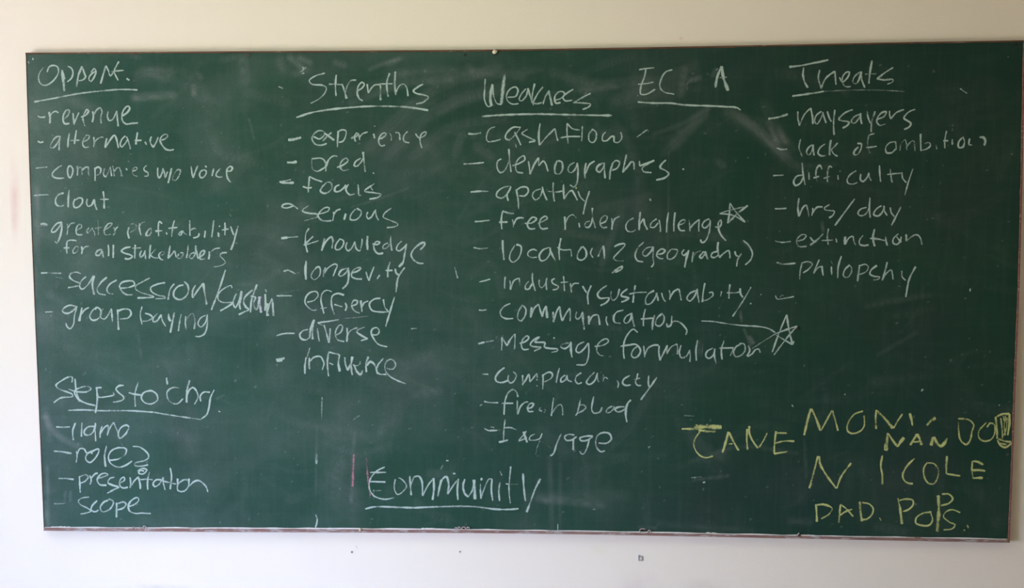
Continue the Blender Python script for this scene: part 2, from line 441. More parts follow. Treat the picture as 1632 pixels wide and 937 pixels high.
# ---- edge strips of the frame
def strip(name, outer, inner, mat, proud, n=160):
    a = curve_interp(outer, n); b = curve_interp(inner, n)
    jit = .35 * np.interp(np.arange(n), np.arange(0, n, 2), rng.normal(0, 1, len(np.arange(0, n, 2))))
    b = b + jit[:, None] * (b - a) / (np.hypot(*(b - a).T)[:, None] + 1e-6) * .8
    yf = YF - proud
    sec = []
    c1 = a + (b - a) * .12; c2 = a + (b - a) * .85
    A0 = on_plane(a[:, 0], a[:, 1]);  B0 = on_plane(b[:, 0], b[:, 1])
    C1 = on_plane(c1[:, 0], c1[:, 1]); C2 = on_plane(c2[:, 0], c2[:, 1])
    def at(p, y): q = p.copy(); q[:, 1] = y; return q
    sec = [at(A0, -.001), at(A0, yf + proud * .5), at(C1, yf), at(C2, yf), at(B0, YF - .0003), at(B0, -.0045)]
    V = np.stack(sec, 1) + INV
    ns = len(sec); F = []
    for i in range(n - 1):
        for j in range(ns):
            F.append((i * ns + j, i * ns + (j + 1) % ns, (i + 1) * ns + (j + 1) % ns, (i + 1) * ns + j))
    F.append(list(range(ns))[::-1]); F.append([(n - 1) * ns + j for j in range(ns)])
    me = bpy.data.meshes.new(name); me.from_pydata(V.reshape(-1, 3).tolist(), [], F)
    bm = bmesh.new(); bm.from_mesh(me); bmesh.ops.recalc_face_normals(bm, faces=bm.faces[:]); bm.to_mesh(me); bm.free()
    return link(name, me, mat, board)
def shift(c, dx, dy): return [(x + dx, y + dy) for x, y in c]
BOT_IN = [(72, 839.8), (270, 840.7), (470, 841.6), (660, 842.8), (860, 844.8), (1040, 848), (1260, 852.4), (1430, 855.6), (1607, 858.6)]
tag(strip('frame_strip', TOP, shift(TOP, 0, 2.7), M_TOP, .0015), 'thin bare brown edge along the top')
tag(strip('frame_strip', BOT, BOT_IN, M_BOT, .004), 'red brown strip along the bottom, worn through')
tag(strip('frame_strip', LEFT, shift(LEFT, 1.1, 0), M_TOP, .001), 'very thin dark edge on the left')
tag(strip('frame_strip', RIGHT, shift(RIGHT, -3.0, 0), M_SIDE, .002), 'dark red chipped edge on the right')

# chalk dust lying on the ledge of the bottom strip
def ribbon_band(name, cen, half, y, mat, n=260, gap=.35):
    c = curve_interp(cen, n)
    w = half * np.clip(.35 + 1.1 * np.interp(np.arange(n), np.linspace(0, n, 60), rng.random(60)), .1, 1.5)
    V, F = [], []
    for i in range(n):
        for sgn, yy in ((-1, y + .001), (0, y - .0012), (1, y + .001)):
            p = on_plane(c[i, 0], c[i, 1] + sgn * w[i]); p[1] = yy; V.append((p + INV).tolist())
    for i in range(n - 1):
        for j in range(2):
            F.append((i * 3 + j, i * 3 + j + 1, i * 3 + 4 + j, i * 3 + 3 + j))
    me = bpy.data.meshes.new(name); me.from_pydata(V, [], F)
    return link(name, me, mat, board)
tag(ribbon_band('chalk_dust_line', shift(BOT_IN, 0, .3), 1.15, YF - .0025, M_DUST), 'pale chalk dust along the lower edge')
for (u0, u1, v0, v1, h) in ((672, 694, 842.2, 842.6, 1.3), (1278, 1299, 853.2, 854, 1.8), (1125, 1142, 849.3, 849.8, 1.3), (310, 338, 842.0, 842.2, 1.1), (82, 112, 839.6, 839.8, 1.1)):
    tag(ribbon_band('chalk_dust_line', [(u0, v0), ((u0 + u1) / 2, (v0 + v1) / 2 - .2), (u1, v1)], h, YF - .0025, M_DUST, 24), 'short thick white smear of chalk dust on the lower edge')

# ---- flaked loops, blobs and holes along the edges
def tube_loop(name, pts, r, y, mat, parent, closed=False):
    c = curve_interp(pts, 28)
    Q = on_plane(c[:, 0], c[:, 1]); Q[:, 1] = y; Q = Q + INV
    V, F = [], []
    for i in range(len(Q)):
        d = Q[min(i + 1, len(Q) - 1)] - Q[max(i - 1, 0)]; d = d / (np.linalg.norm(d) + 1e-9)
        nrm = np.array([-d[2], 0, d[0]])
        for k in range(6):
            a = k * math.pi / 3
            V.append((Q[i] + r * (math.cos(a) * nrm + math.sin(a) * np.array([0, 1, 0]))).tolist())
    for i in range(len(Q) - 1):
        for k in range(6):
            F.append((i * 6 + k, i * 6 + (k + 1) % 6, (i + 1) * 6 + (k + 1) % 6, (i + 1) * 6 + k))
    F.append([0, 1, 2, 3, 4, 5][::-1]); F.append([(len(Q) - 1) * 6 + k for k in range(6)])
    me = bpy.data.meshes.new(name); me.from_pydata(V, [], F)
    return link(name, me, mat, parent)
def blob(name, u, v, rx, rz, ry, y, mat, parent, seed=0, off=INV, lumpy=.25):
    r_ = random.Random(seed)
    bm = bmesh.new(); bmesh.ops.create_icosphere(bm, subdivisions=2, radius=1)
    p = on_plane(u, v, y) + off
    for w in bm.verts:
        k = 1 + r_.uniform(-lumpy, lumpy)
        w.co = Vector((p[0] + w.co.x * rx * k, p[1] + w.co.y * ry * k, p[2] + w.co.z * rz * k))
    for f in bm.faces: f.smooth = True
    me = bpy.data.meshes.new(name); bm.to_mesh(me); bm.free()
    return link(name, me, mat, parent)

yb = YF - .0045
for pts in ([(211, 843), (213, 839.5), (216, 840), (218, 843)], [(221, 842), (223, 839.5), (225, 841), (223.5, 843.5)],
            [(229, 842), (230, 837.5), (233, 837.8), (234, 841), (232, 844.5)],
            [(724.5, 843.5), (726, 840), (728, 840), (728, 844)], [(730.5, 843), (731, 839), (733.5, 839.5), (734, 843)],
            [(736.5, 843.5), (737, 839.5), (740, 838.8), (742, 840), (740.5, 843.5)], [(744, 843), (745, 839.5), (747.5, 839.5), (747.8, 843.5)],
            [(1019, 848), (1020, 843), (1024, 841.7), (1028, 842.5)], [(1032, 848), (1034, 844), (1036, 845), (1036.5, 849)],
            [(1268, 853), (1270, 851), (1273, 848.5)]):
    tube_loop('flaked_chip', pts, .0011, yb, M_FLAKE, board)
for (u, v, s) in ((214, 842, 1), (1025, 845.5, 1.6), (740, 842, .8)):
    blob('chip_hole', u, v, .0035 * s, .0025 * s, .001, YF - .001, M_RUST if u == 214 else M_DARK, board, int(u))
tag(blob('plaster_blob', 789, 82.6, .0058, .0052, .004, YF - .004, M_CREAM, board, 3), 'cream blob stuck on the top edge')
blob('plaster_blob', 786.5, 83.5, .003, .003, .003, YF - .003, M_CREAM, board, 4)
tag(blob('plaster_blob', 574, 844.3, .0034, .0045, .003, YF - .005, M_CREAM, board, 5), 'small yellowish blob on the bottom strip')
blob('nail_hole', 1272.2, 523.6, .0042, .0046, .0008, YF - .0005, M_DARK, board, 6)
blob('nail_hole', 1619, 71, .0042, .0030, .0008, YF - .0004, M_DARK, board, 7)
blob('nail_hole', 741, 87.5, .0028, .0032, .0005, YF - .0002, M_DARK, board, 8)
def nail(name, u, v, r, y, mat, parent, off=INV, depth=.01):
    bm = bmesh.new()
    p = on_plane(u, v, y) + off
    rot = Matrix.Rotation(math.pi / 2, 4, 'X')
    bmesh.ops.create_cone(bm, cap_ends=True, segments=16, radius1=r * .82, radius2=r, depth=.0016, matrix=Matrix.Translation(p + np.array([0, -.0008, 0])) @ rot)
    bmesh.ops.create_cone(bm, cap_ends=True, segments=10, radius1=r * .4, radius2=r * .4, depth=depth, matrix=Matrix.Translation(p + np.array([0, depth / 2 - .001, 0])) @ rot)
    me = bpy.data.meshes.new(name); bm.to_mesh(me); bm.free()
    return link(name, me, mat, parent)
for (u, v) in ((216.5, 86), (396.5, 88.5), (1274, 852.8)):
    tag(nail('nail', u, v, .0034, YF - (.004 if v > 500 else 0), M_RUST, board), 'small rusty nail head')
blob('rust_stain', 1605.5, 860.5, .004, .0035, .0012, YF - .004, plain('ochre_bare_wood', (.24, .17, .06), (.3, .2, .09), 150, .8), board, 9)

# ------------------------------------------------------------------ the chalk writing
STROKES = r"""
T A 30 80 5.44
T B 30 200 5.44
T C 30 320 5.44
T D 250 220 5.44
T E 50 420 5.44
T F 200 340 5.44
T G 60 580 5.44
T H 60 660 4.6833
T I 440 100 5.44
T J 440 230 5.44
T K 440 350 5.44
T L 430 480 5.44
T M 480 620 3.9033
T N 660 700 5.44
T O 730 100 5.44
T P 980 90 5.44
T Q 730 220 5.44
T R 940 230 5.44
T S 740 350 5.44
T U 980 360 5.44
T V 750 460 5.44
T W 1000 470 5.44
T X 750 570 5.44
T Y 1060 620 5.44
T Z 1210 80 5.44
T a 1332 160 5.44
T b 1210 200 5.44
T c 1210 320 5.44
T d 1332 620 5.44
T e 1260 700 5.44
T f 340 440 10.88
T g 0 0 1
@ chalk_heading white chalk heading Oppart. at the upper left
A 215 150 185 190 172 235 185 285 225 305 275 285 320 240 345 185 335 145 300 132 265 145 245 190
A w1.6 375 170 382 230 395 355
A 375 170 400 250
A 425 140 455 155 470 195 455 245 420 275
A w1.4 550 140 520 210 500 320
A 550 140 565 190 578 235 550 260 520 265
A 625 195 655 160 670 185 650 240 625 270 608 255 615 225 640 200 668 180
A w1.35 755 135 730 220 710 290
A 755 135 775 170 795 222 825 185
A 868 98 845 140 828 180 840 220 862 262
A 800 185 850 180 910 175
A 935 245 960 262
> underline
A 135 448 300 418 500 380 700 355 900 340 1030 345
@ chalk_list_item white chalk list entry reading revenue
A w1.2 262 535 272 580 270 635
A 270 580 290 545 320 530 345 545
A w1.2 390 600 430 560 438 520 415 520 390 560 385 610 400 638 440 635
A w1.2 470 545 475 590 480 645
A 480 640 500 590 522 540
A 540 580 580 565 605 525 590 515 570 550 555 590 565 630 575 660
A 640 530 648 570 638 625
A 645 570 675 520 705 500 722 530 712 580 715 635
A 775 530 770 575 785 610 815 600 850 525
A w1.1 850 525 855 590 862 660
A w1.1 900 570 945 535 962 500 945 485 915 510 895 560 900 610 930 640 975 635 1035 630
> dash
A 162 570 195 582 230 578
@ chalk_list_item white chalk list entry reading alternative
B 365 95 325 100 285 150 272 185 295 195 330 160 362 100
B 362 100 352 150 350 215
B 440 65 430 120 425 190
B 500 40 492 90 482 160
B 450 130 525 128
B 555 145 600 120 612 90 590 85 562 120 555 165 575 190 608 185
B 650 100 655 150 648 188
B 652 150 685 115 720 100 735 105
B w1.2 765 110 755 150 750 195
B 750 195 790 130 830 85 845 110 855 150 865 195
B 925 90 895 120 880 160 890 185 920 160 945 120
B 935 95 955 150 968 205
B 1030 60 1022 110 1015 165
B 1005 130 1065 128
B 1095 140 1108 168
B w.7 p.6 1120 55 1132 62
B 1150 95 1140 140 1165 190
B 1165 190 1190 150 1210 100
B 1225 130 1270 115 1292 90 1275 75 1245 90 1225 125 1240 165 1275 205 1310 215 1345 208
> dash
B 165 135 190 148 215 140
@ chalk_list_item white chalk list entry reading companies w/o voice
B 375 345 340 365 290 420 300 445 340 458 395 455
B 440 345 425 375 428 430 445 455 465 420 468 375 445 345
B p.8 508 350 510 390 508 435
B p.8 508 390 530 360 545 370 548 430
B p.8 548 390 575 365 600 360 605 410 610 440
B 660 365 662 420 662 480
B 655 380 690 360 712 380 700 420 665 435
B p.8 745 370 735 420 750 445 780 400 795 360 800 400 805 440
B p.8 815 350 825 400 828 440
B p.8 828 400 850 370 870 365 885 400 892 440
B p.8 930 370 940 388
B w.7 p.6 945 310 955 315
B p.8 985 395 1020 385 1025 365 1000 365 985 395 995 430 1030 440
B 1110 345 1085 370 1090 390 1120 410 1120 435 1090 440
> chalk_word
B 1205 365 1205 420 1215 455 1240 420 1250 370
B 1250 370 1265 420 1270 450 1290 400
B w1.2 1325 370 1310 440 1295 500
B p.8 1380 375 1345 425 1335 470 1360 475 1395 425 1400 385 1370 385
> chalk_word
D 298 245 305 300 315 345
D 315 345 335 290 355 240
D 415 275 385 285 370 320 385 345 415 330 430 290 415 275
D 420 240 432 255
D 495 265 485 300 478 330
D 550 265 520 300 515 325 535 338 570 335
D 600 285 640 285 655 260 640 245 615 260 605 300 615 350 640 385
> dash
B 148 370 190 365 248 360
@ chalk_list_item white chalk list entry reading clout
B 390 585 345 600 318 650 330 690 365 700 392 690
B 437 558 430 630 428 710
B 490 635 475 670 485 710 520 705 550 670 550 635 520 628 495 645
B 595 635 588 670 600 700 630 690 655 640
B w1.2 655 640 660 680 678 732
B 732 570 740 640 740 720
B 705 640 780 640
> dash
B 130 608 180 602 262 600
@ chalk_list_item white chalk list entry reading greater profitability for all stakeholders
C 375 185 335 195 290 245 285 270 310 270 345 235 375 185
C 375 190 372 250 355 320 330 365 312 350
C p.8 420 195 425 240 418 295
C p.8 422 240 450 200 485 190
C p.8 500 255 545 230 540 205 515 210 498 250 505 290 555 295
C p.75 610 230 590 265 600 280 630 245 640 230
C p.75 635 235 655 270 660 305
C p.75 685 165 690 220 690 295
C p.75 660 240 720 230
C p.75 740 255 790 225 810 195 785 195 755 225 740 265 755 295 800 290
C p.75 825 230 835 270 820 300
C p.75 830 265 845 240 860 225
> chalk_word
F w1.3 30 120 20 170 32 218
F p.8 40 95 75 90 95 105 85 140 40 165
F p.75 125 80 120 120 135 190
F p.75 118 120 140 85 170 72
F p.8 215 125 185 165 180 190 205 190 225 160 218 125
F 318 90 295 70 285 110 288 200
F 260 155 320 150
F 355 165 360 185
F 425 60 410 120 400 205
F 372 130 450 122
F 490 150 462 180 475 190 500 150
F 495 150 515 175 535 185
F 558 60 558 120 560 195
F 565 145 595 130 612 135
F 640 172 630 200 588 214
F 692 150 690 180 685 212
F 765 58 760 120 748 208
F 805 165 810 205
F 812 108 820 115
F 862 80 865 130 862 190
F 835 145 895 135
F 912 110 925 150 940 190
F 980 105 955 190 940 250 915 318
F p.6 w.8 955 250 972 268
> chalk_word
C 500 345 440 342 420 355 415 400 418 458
C 388 408 440 408
C 495 395 470 430 475 455 505 440 515 400 495 392
C 545 395 550 430 545 462
C 550 430 575 400 610 395
> chalk_word
C 715 420 680 435 668 465 690 475 715 450 722 420
C 720 425 728 460 735 492
C 775 380 780 430 778 480
C 820 380 820 430 818 495
> chalk_word
C 970 400 920 410 890 435 920 455 970 470 985 485 950 505 918 500
C 1010 380 1008 430 1005 500
C 985 410 1060 408
C 1065 430 1050 470 1060 490 1090 455 1095 430
C 1090 440 1098 470 1100 505
F 218 272 212 330 208 392
F 262 310 230 345 212 360
F 212 360 250 385 295 385
F 290 365 330 355 335 335 310 335 290 365 305 395 330 405
F 388 280 380 335 370 390 370 390 410 345 425 325 435 355 440 380
F 465 350 450 380 470 392 495 370 500 345 475 340
F 545 272 540 330 530 388
F 598 340 570 350 555 380 575 392 605 350 608 280
F 608 278 615 330 630 395
F 630 390 680 350 685 325 665 325 645 360 650 395 690 395
F 725 330 728 365 720 398
F 728 350 770 310 820 300
F 880 340 835 345 820 365 860 410 865 430 820 455 765 465
> dash
C w1.4 188 205 220 200 250 212
C p.6 150 220 200 218 250 222
@ chalk_list_item white chalk list entry reading succession/sustain
E 430 88 395 75 345 85 332 115 370 150 420 170 425 185 370 200 318 208
E 475 112 435 150 420 200 440 222 480 195 520 140 540 105
E w1.35 542 105 530 180 545 270
E 655 118 600 170 570 230 590 260 645 272
E 742 142 680 180 655 225 670 255 710 265
E 770 215 850 205 895 185 885 155 840 150 785 165 765 195 790 245 830 270 880 270
E 1028 125 960 160 905 195 905 220 950 250 1060 285 1065 292 1065 292 920 300
E w1.2 1060 292 920 298
E 1160 165 1090 180 1035 210 1045 245 1100 275 1160 290 1160 303 1160 303 1075 305
E w1.1 1240 175 1205 220 1185 315
E w1.1 1320 185 1270 200 1235 250 1240 290 1285 312 1330 295 1360 250 1358 190 1325 155
E w1.3 1425 185 1398 240 1400 298
E 1400 298 1440 235 1490 170
E w1.4 1490 170 1505 260 1520 355
F w1.1 868 488 820 640 745 838
> chalk_word
f w.95 325 205 310 165 240 185 130 260 80 350 95 415 170 455 340 460 280 510 120 605
f w1.1 405 300 365 380 345 470 380 545 430 470 480 340
f w1.5 490 255 470 400 455 500 470 580
f w1 690 235 610 300 540 380 530 470 570 540 620 580 560 610 440 668
f w1.2 755 145 710 270 660 430 645 630
f w1.2 650 345 740 365
f w1.2 740 370 705 450 710 540 750 575 775 540 790 420
f w1.9 c_lilac 800 355 805 480 830 635
f w1.1 905 230 920 280
f w1.1 900 310 905 450 895 600
f w1.4 940 470 925 580 945 690
f w1 935 640 970 500 1022 385
f w1.4 1022 385 1035 540 1045 690
> dash
E w1.2 85 82 140 80
E p.7 140 80 260 85
E p.5 w.8 210 118 270 128
@ chalk_list_item white chalk list entry reading group buying
E 385 370 330 362 280 390 272 415 310 432 360 410 398 368
E 398 368 375 450 365 530 335 565 310 545 300 515
E w1.2 440 380 428 440 415 500
E 432 440 465 400 500 380
E 550 385 520 425 508 465 530 490 570 485 605 440 600 400 565 380 555 400
E 625 390 600 430 605 470 635 480 670 440 695 390
E w1.1 695 388 700 450 705 505
E w1.1 750 398 752 470 757 575
E 752 410 800 395 850 400 865 435 840 470 770 480
> chalk_word
E 960 372 945 440 960 528
E 965 500 1010 495 1050 470 1030 445 985 430
E 1095 430 1060 470 1055 500 1085 500 1125 445
E 1125 440 1135 490 1165 545
E w1.3 1190 432 1195 480 1210 500
E w1.2 1240 425 1225 500 1205 600
E 1300 435 1285 510 1275 585
E p.8 1340 455 1335 510 1345 578
E p.8 1340 500 1370 450 1400 432 1415 470 1420 520 1410 568
E 1510 450 1470 470 1445 520 1470 550 1510 510 1525 445
E w1.1 1525 442 1525 540 1500 610 1460 632 1420 630
> dash
E w1.1 122 420 192 418
@ chalk_heading white chalk heading Steps to chg at the lower left
G 298 160 300 115 280 110 200 150 160 185 185 215 300 262 305 280 200 295 140 335
G 325 128 335 230 362 325
G 270 218 330 238 430 240 462 215 440 195 370 205 320 235 350 300 420 340 500 360
G 555 205 505 205
G w1.2 512 205 518 300 508 390 500 425
G 515 250 530 285 600 283 665 265 655 248
G 748 185 705 190 680 215 700 245 745 285 745 305 700 325 655 330
> chalk_word
G 872 158 845 260 848 370
G 790 248 840 262 905 270
G 965 230 915 255 900 295 930 335 990 345 1040 310 1030 260 985 232 935 240
> chalk_word
G 1118 118 1125 178
G 1232 208 1170 205 1125 240 1128 295 1160 335 1210 345 1262 300
G w1.3 1318 140 1295 240 1292 335
G 1295 270 1320 220 1350 205 1385 250 1390 290 1360 350
G 1495 245 1440 245 1410 280 1415 325
G 1532 222 1500 290 1485 380 1465 440 1420 475
G w.8 1570 410 1582 416
> underline
G 265 402 400 398 550 405 800 405 1000 418
G p.8 1000 418 1200 450 1420 482
@ chalk_list_item white chalk list entry reading name
G 328 510 305 580 310 660
G 385 508 382 570 380 630
G 490 540 440 545 405 580 410 610 450 615 490 575 500 530
G 502 510 500 590 505 670
G 560 540 545 580 542 640
G 545 600 585 545 610 535 610 580 605 620
G 605 615 630 550 660 505
G 660 505 690 580 710 640
G 795 545 770 530 725 550 700 600 710 645 760 610 795 550
G p.5 w.7 715 655 735 705
> dash
G 162 545 205 548 280 545
@ chalk_list_item white chalk list entry reading role?
H 290 275 295 320 288 362
H 295 300 315 260 345 258 365 290
H 365 290 400 280 455 260 455 285 420 340 390 360 362 340 365 305 395 285 410 295
H 515 235 500 310 508 392
H 528 345 600 335 655 300 660 260 610 250 555 270 530 310 540 360 600 395 650 385 705 350
H 710 240 760 245 815 285 830 320 800 345 730 365 725 382 770 388 825 378
H 745 425 780 405 815 415 790 445 755 440 765 420 795 425
> dash
H 122 275 180 280 255 293
@ chalk_list_item white chalk list entry reading presentation
H 312 460 315 520 318 585
H 315 465 360 452 378 470 355 500 320 515
H 390 455 400 490 392 525
H 398 480 430 445 450 440
H 450 480 500 465 525 450 500 440 465 455 445 490 465 525 515 530
H 575 470 540 480 525 510 560 530 605 545 575 560 520 590
H 615 515 650 490 645 470 620 485 612 525 635 550 675 545
H 690 470 695 510 690 550
H 695 545 720 500 755 465
H 755 475 765 520 768 558
H 835 430 822 490 822 565
H 750 490 820 485 860 490
H 925 490 885 490 862 520 875 540 905 525 935 480
H 935 470 940 520 952 565
H 990 400 1000 460 990 560
H 940 500 985 510 1035 522
H 1045 480 1045 540
H w1.15 1130 490 1090 490 1045 530 1050 570 1090 575 1125 540 1130 480
H 1130 540 1165 505 1200 495 1240 520 1262 550 1270 580
> dash
H w1.1 155 480 210 480 270 487
@ chalk_list_item white chalk list entry reading scope
H 385 618 335 625 305 645 320 675 380 705 395 725 350 740 320 745
H 445 645 410 680 400 715 430 728 455 715
H 530 640 490 660 468 700 485 728 530 715 560 680 565 650 530 630
H w1.2 590 660 590 715 588 770
H 592 670 640 655 660 670 640 700 595 715
H 680 690 730 670 755 640 745 622 705 640 678 680 685 720 730 740 780 738 845 742
> dash
H p.8 125 668 170 668 210 665
@ chalk_heading white chalk heading Strenths
I 425 90 340 115 288 155 310 185 400 195 435 215 425 260 370 315 300 352
I 522 105 515 200 520 290
I 458 185 580 190
I w1.2 578 195 595 250 612 312
I 600 260 620 195 650 155 695 150
I 695 250 745 220 765 185 745 170 715 200 705 260 720 310 752 330
I 790 185 800 260 800 260 845 200 870 190 905 195
I w1.4 905 195 905 260 905 325
I w1.1 985 90 965 150 960 210 972 295
I 890 185 1010 182
I w1.2 1035 75 1030 180 1038 280
I 1038 260 1070 200 1105 185 1130 210 1145 290
I 1275 185 1230 210 1190 245 1215 265 1300 285 1320 300 1280 340 1215 358
> underline
I w1.15 175 475 300 435 450 408 620 390 800 378 1000 378 1180 390 1320 412
@ chalk_list_item white chalk list entry reading experience
I 325 640 380 660 420 620 415 598 370 590 325 620 312 660 340 705 390 715 440 700
I 405 680 440 640 480 605
I w1.2 420 610 460 640 505 672
I 540 590 535 660 532 730
I 535 600 570 582 605 590 605 630 580 680 545 690
I w1.2 650 655 690 640 715 620 700 610 680 640 690 685
I 720 625 725 670
I 720 650 750 615 795 600
I 845 615 855 655
I w.8 848 548 860 552
I w1.1 900 660 940 640 955 615 930 610 900 640 890 690 910 720 945 715
I 985 610 1000 640 998 675
I w1.2 1035 605 1065 610 1075 670
I 1140 595 1105 640 1110 680 1155 695
I 1208 615 1240 650 1290 630 1302 600 1275 605 1250 640 1250 690 1265 740
> dash
I w1.7 105 668 150 665 218 648
@ chalk_list_item white chalk list entry reading cred
J 315 115 310 160 320 215 355 235 400 215 430 195
J 320 125 380 120 410 130 425 150
J 425 145 435 180 430 235
J 430 195 460 130 500 100 532 105
J 528 200 580 180 625 140 610 120 575 140 555 185 575 225 630 220
J 735 120 690 150 678 185 700 190 740 150 755 120
J w1.2 755 65 762 140 775 240
J w.9 p.8 840 245 848 255
> dash
J w1.5 95 155 140 158 180 150
@ chalk_list_item white chalk list entry reading focus
J 400 325 330 300 290 278
J 290 278 285 340 278 418
J 232 365 270 378 310 375
J 440 330 400 370 385 405 415 425 460 410 485 375 475 335 440 325
J 550 350 515 370 510 405 540 410 590 375 605 350
J 630 345 605 390 640 438 680 430
J 710 345 715 400 720 440 740 440
J 855 340 770 400 770 408 850 420 912 435 880 460 810 475
J w.9 810 360 840 400
> dash
J w1.2 30 325 80 318 130 305
J w1.3 30 325 90 335 155 332
@ chalk_list_item white chalk list entry reading serious
J 285 530 235 565 230 580 290 598 350 605 360 625 310 645 245 662
J 360 605 410 595 455 575 460 550 430 548 385 580 365 620 390 655 430 665 480 662
J 500 585 500 620 490 665
J 500 610 525 575 560 562
J w1.2 605 600 590 655
J 690 560 650 610 645 650 690 655 730 620 738 580 700 555
J 795 585 785 620 800 645 830 625 855 580 868 570
J 860 565 870 620 890 660
J 1000 552 940 600 930 630 980 655 1040 680 1058 695 1025 715 962 722
> dash
J 50 545 60 525 110 515 150 530 190 560
J 50 545 90 552 150 535
@ chalk_list_item white chalk list entry reading knowledge
K 285 75 260 120 255 200 272 285
K 322 145 280 185 240 220
K 240 222 300 205 370 182
K w1.5 420 160 410 220 395 270
K 400 250 440 180 480 150 492 180 485 250
K 555 165 520 215 515 255 545 260 580 225 585 185 550 165
K 615 195 605 240 625 270 660 240 685 190
K 685 190 695 250 725 270 745 200 745 165
K w1.2 795 140 790 200 795 265
K 835 210 880 215 900 195 870 190 848 220 855 265 885 295 930 290
K 970 200 930 225 930 250 960 245 985 210
K 995 135 995 200 1005 270
K 1090 185 1055 220 1045 260 1070 270 1110 240 1135 210
K w1.2 1130 210 1115 300 1100 370 1065 410
K w1.1 1250 262 1290 215 1285 198 1240 215 1185 270 1172 310 1200 355 1240 378 1278 380
> dash
K w1.4 45 162 100 155
K 100 155 190 148
@ chalk_list_item white chalk list entry reading longevity
K w1.3 262 355 255 440 260 520
K 360 408 320 450 305 495 330 520 365 500 385 455 375 410 345 415
K w1.2 430 415 415 450 410 495
K 412 480 450 420 510 385 530 395 515 440 495 490
K 620 420 565 440 545 480 565 490 610 455 628 420
K w1.1 625 415 630 480 615 560 575 600
K 660 460 710 445 735 420 700 418 665 445 655 490 690 512 745 515
K 780 450 790 490 805 530
K 805 530 825 470 850 408
K w1.2 900 478 875 515
K 990 365 970 430 968 500
K 948 440 1010 440
K 1035 425 1040 460 1070 485
K w1.2 1115 415 1060 500 1040 630
> dash
K 65 448 105 438 130 440
K 110 440 170 470
@ chalk_list_item white chalk list entry reading effiency
K 270 715 330 700 365 655 350 625 300 630 260 670 252 720 285 765 320 785 355 780
K 485 625 440 612 400 640 390 700 405 770 415 815
K 385 770 440 762
K w1.1 590 655 540 640 490 660 480 720 495 790 510 825
K 505 735 540 745 575 755
K 600 720 612 755 600 790
K 650 750 700 730 705 705 675 700 655 745 680 790 725 810
K w1.1 735 700 740 750 745 800
K 742 760 765 720 800 705
K 905 680 850 690 810 730 830 785 890 800 980 800
K 930 690 945 760 975 800
K 1028 668 1000 760 950 927
> dash
K 5 660 70 660
K p.8 70 660 140 660
@ chalk_list_item white chalk list entry reading diverse
L 330 245 290 255 260 290 275 325 315 335 350 310
L w1.3 385 160 355 240 345 320
L 380 165 370 270 372 330
L w1.3 p.8 412 235 420 290 430 350
L w1.2 470 205 495 290 512 360
L w1.2 512 360 520 300 525 235
L 415 185 470 180 600 160
L 415 185 460 210
L p.4 w.8 650 150 850 130
L 570 295 615 270 630 215 610 205 580 240 568 290 590 335 645 350
L w1.1 670 230 672 290 668 352
L 672 300 695 260 740 235 760 232
L 822 225 770 245 755 265 800 300 848 325 848 325 790 342
L 880 290 930 290 950 260 930 230 890 240 880 275 905 330 945 375 1018 395
> dash
L 58 298 130 280 215 278
@ chalk_list_item white chalk list entry reading influence
L 315 485 305 560 305 630
L w1.2 345 490 340 540 345 590
L 350 520 385 485 440 480 460 510 470 540 455 595
L w1.2 510 440 500 540 510 650
L 510 440 560 452 605 462
L 515 535 550 550
L w1.3 605 462 595 540 608 610
L 650 485 655 540 675 600
L 675 600 700 540 720 480
L w1.3 715 480 705 560 715 640
L 720 550 750 560 780 545 785 520
L w1.3 735 555 750 600 785 635 805 600
L w1.3 855 480 835 540 838 615
L w1.2 840 560 870 525 905 545 925 590 935 630
L 985 495 940 550 925 600 950 630 1010 635
L 1010 580 1060 590 1090 560 1075 515 1040 505 1005 535 1000 590 1030 640 1090 680 1178 715
> dash
L w1.8 55 508 90 505 128 492
L w1.4 60 518 110 515
@ chalk_word large white chalk word Community over a long underline
M 520 485 470 510 430 560 425 620 455 665 520 685 580 675
M 430 518 530 518
M 430 575 525 578
M p.7 450 632 500 630
M p.7 450 625 450 685
M 585 560 580 620 600 655 640 630 655 600 625 560 605 550
M 675 540 685 660
M 682 600 700 550 702 545
N 0 325 40 320 65 355 75 490
N 75 490 120 400 170 335
N w1.2 170 335 172 430 160 525
N w1.2 205 495 235 350
N w1.2 215 430 250 340 280 325 300 390 290 475
N 290 475 340 400 385 340
N w1.1 385 340 375 430 380 525
N w1.3 440 345 425 400 440 470 470 500
N 470 500 510 430 520 350
N w1.7 518 350 525 430 528 520
N w1.3 590 335 578 355
N 575 385 575 440 580 515
N p.8 582 510 600 450 650 345 680 345
N w1.1 675 345 670 440 682 535
N 745 372 735 440 740 535
N w1.2 745 275 760 312
N w1.2 838 235 832 300
N p.8 832 300 822 400
N 822 400 825 480 835 555
N 795 385 830 392
N p.5 w.8 830 390 900 390
N w1.2 945 295 950 400 965 535
N w1.4 1095 340 1075 380
N w1.1 1080 370 1050 430 1010 540 975 632
> underline
M w1.1 398 745 460 732 600 735 702 738
N w1.1 0 593 200 585 500 582 700 605 800 608 905 602
@ chalk_heading white chalk heading Weakness
O 235 140 232 220 230 320 260 380 295 370
O w1.7 300 185 280 300 290 375
O 300 190 310 290 340 355 380 360
O w2.1 405 100 390 220 375 355
O 430 300 500 290 520 240 500 210 450 230 420 280 430 330 470 358 525 355
O 590 225 550 270 530 320 550 330 590 290 605 240
O w1.2 605 220 630 300 655 370
O w1.1 665 180 645 270 640 350
O 735 210 690 270 650 345
O 650 350 690 355 725 345
O 735 360 760 290 785 250
O w1.2 785 240 800 300 815 372
O 840 325 890 310 925 270 905 250 870 255 838 300 850 350 890 345
O 1000 230 950 260 910 300 930 330 990 325
O w1.1 1150 265 1080 300 1000 350
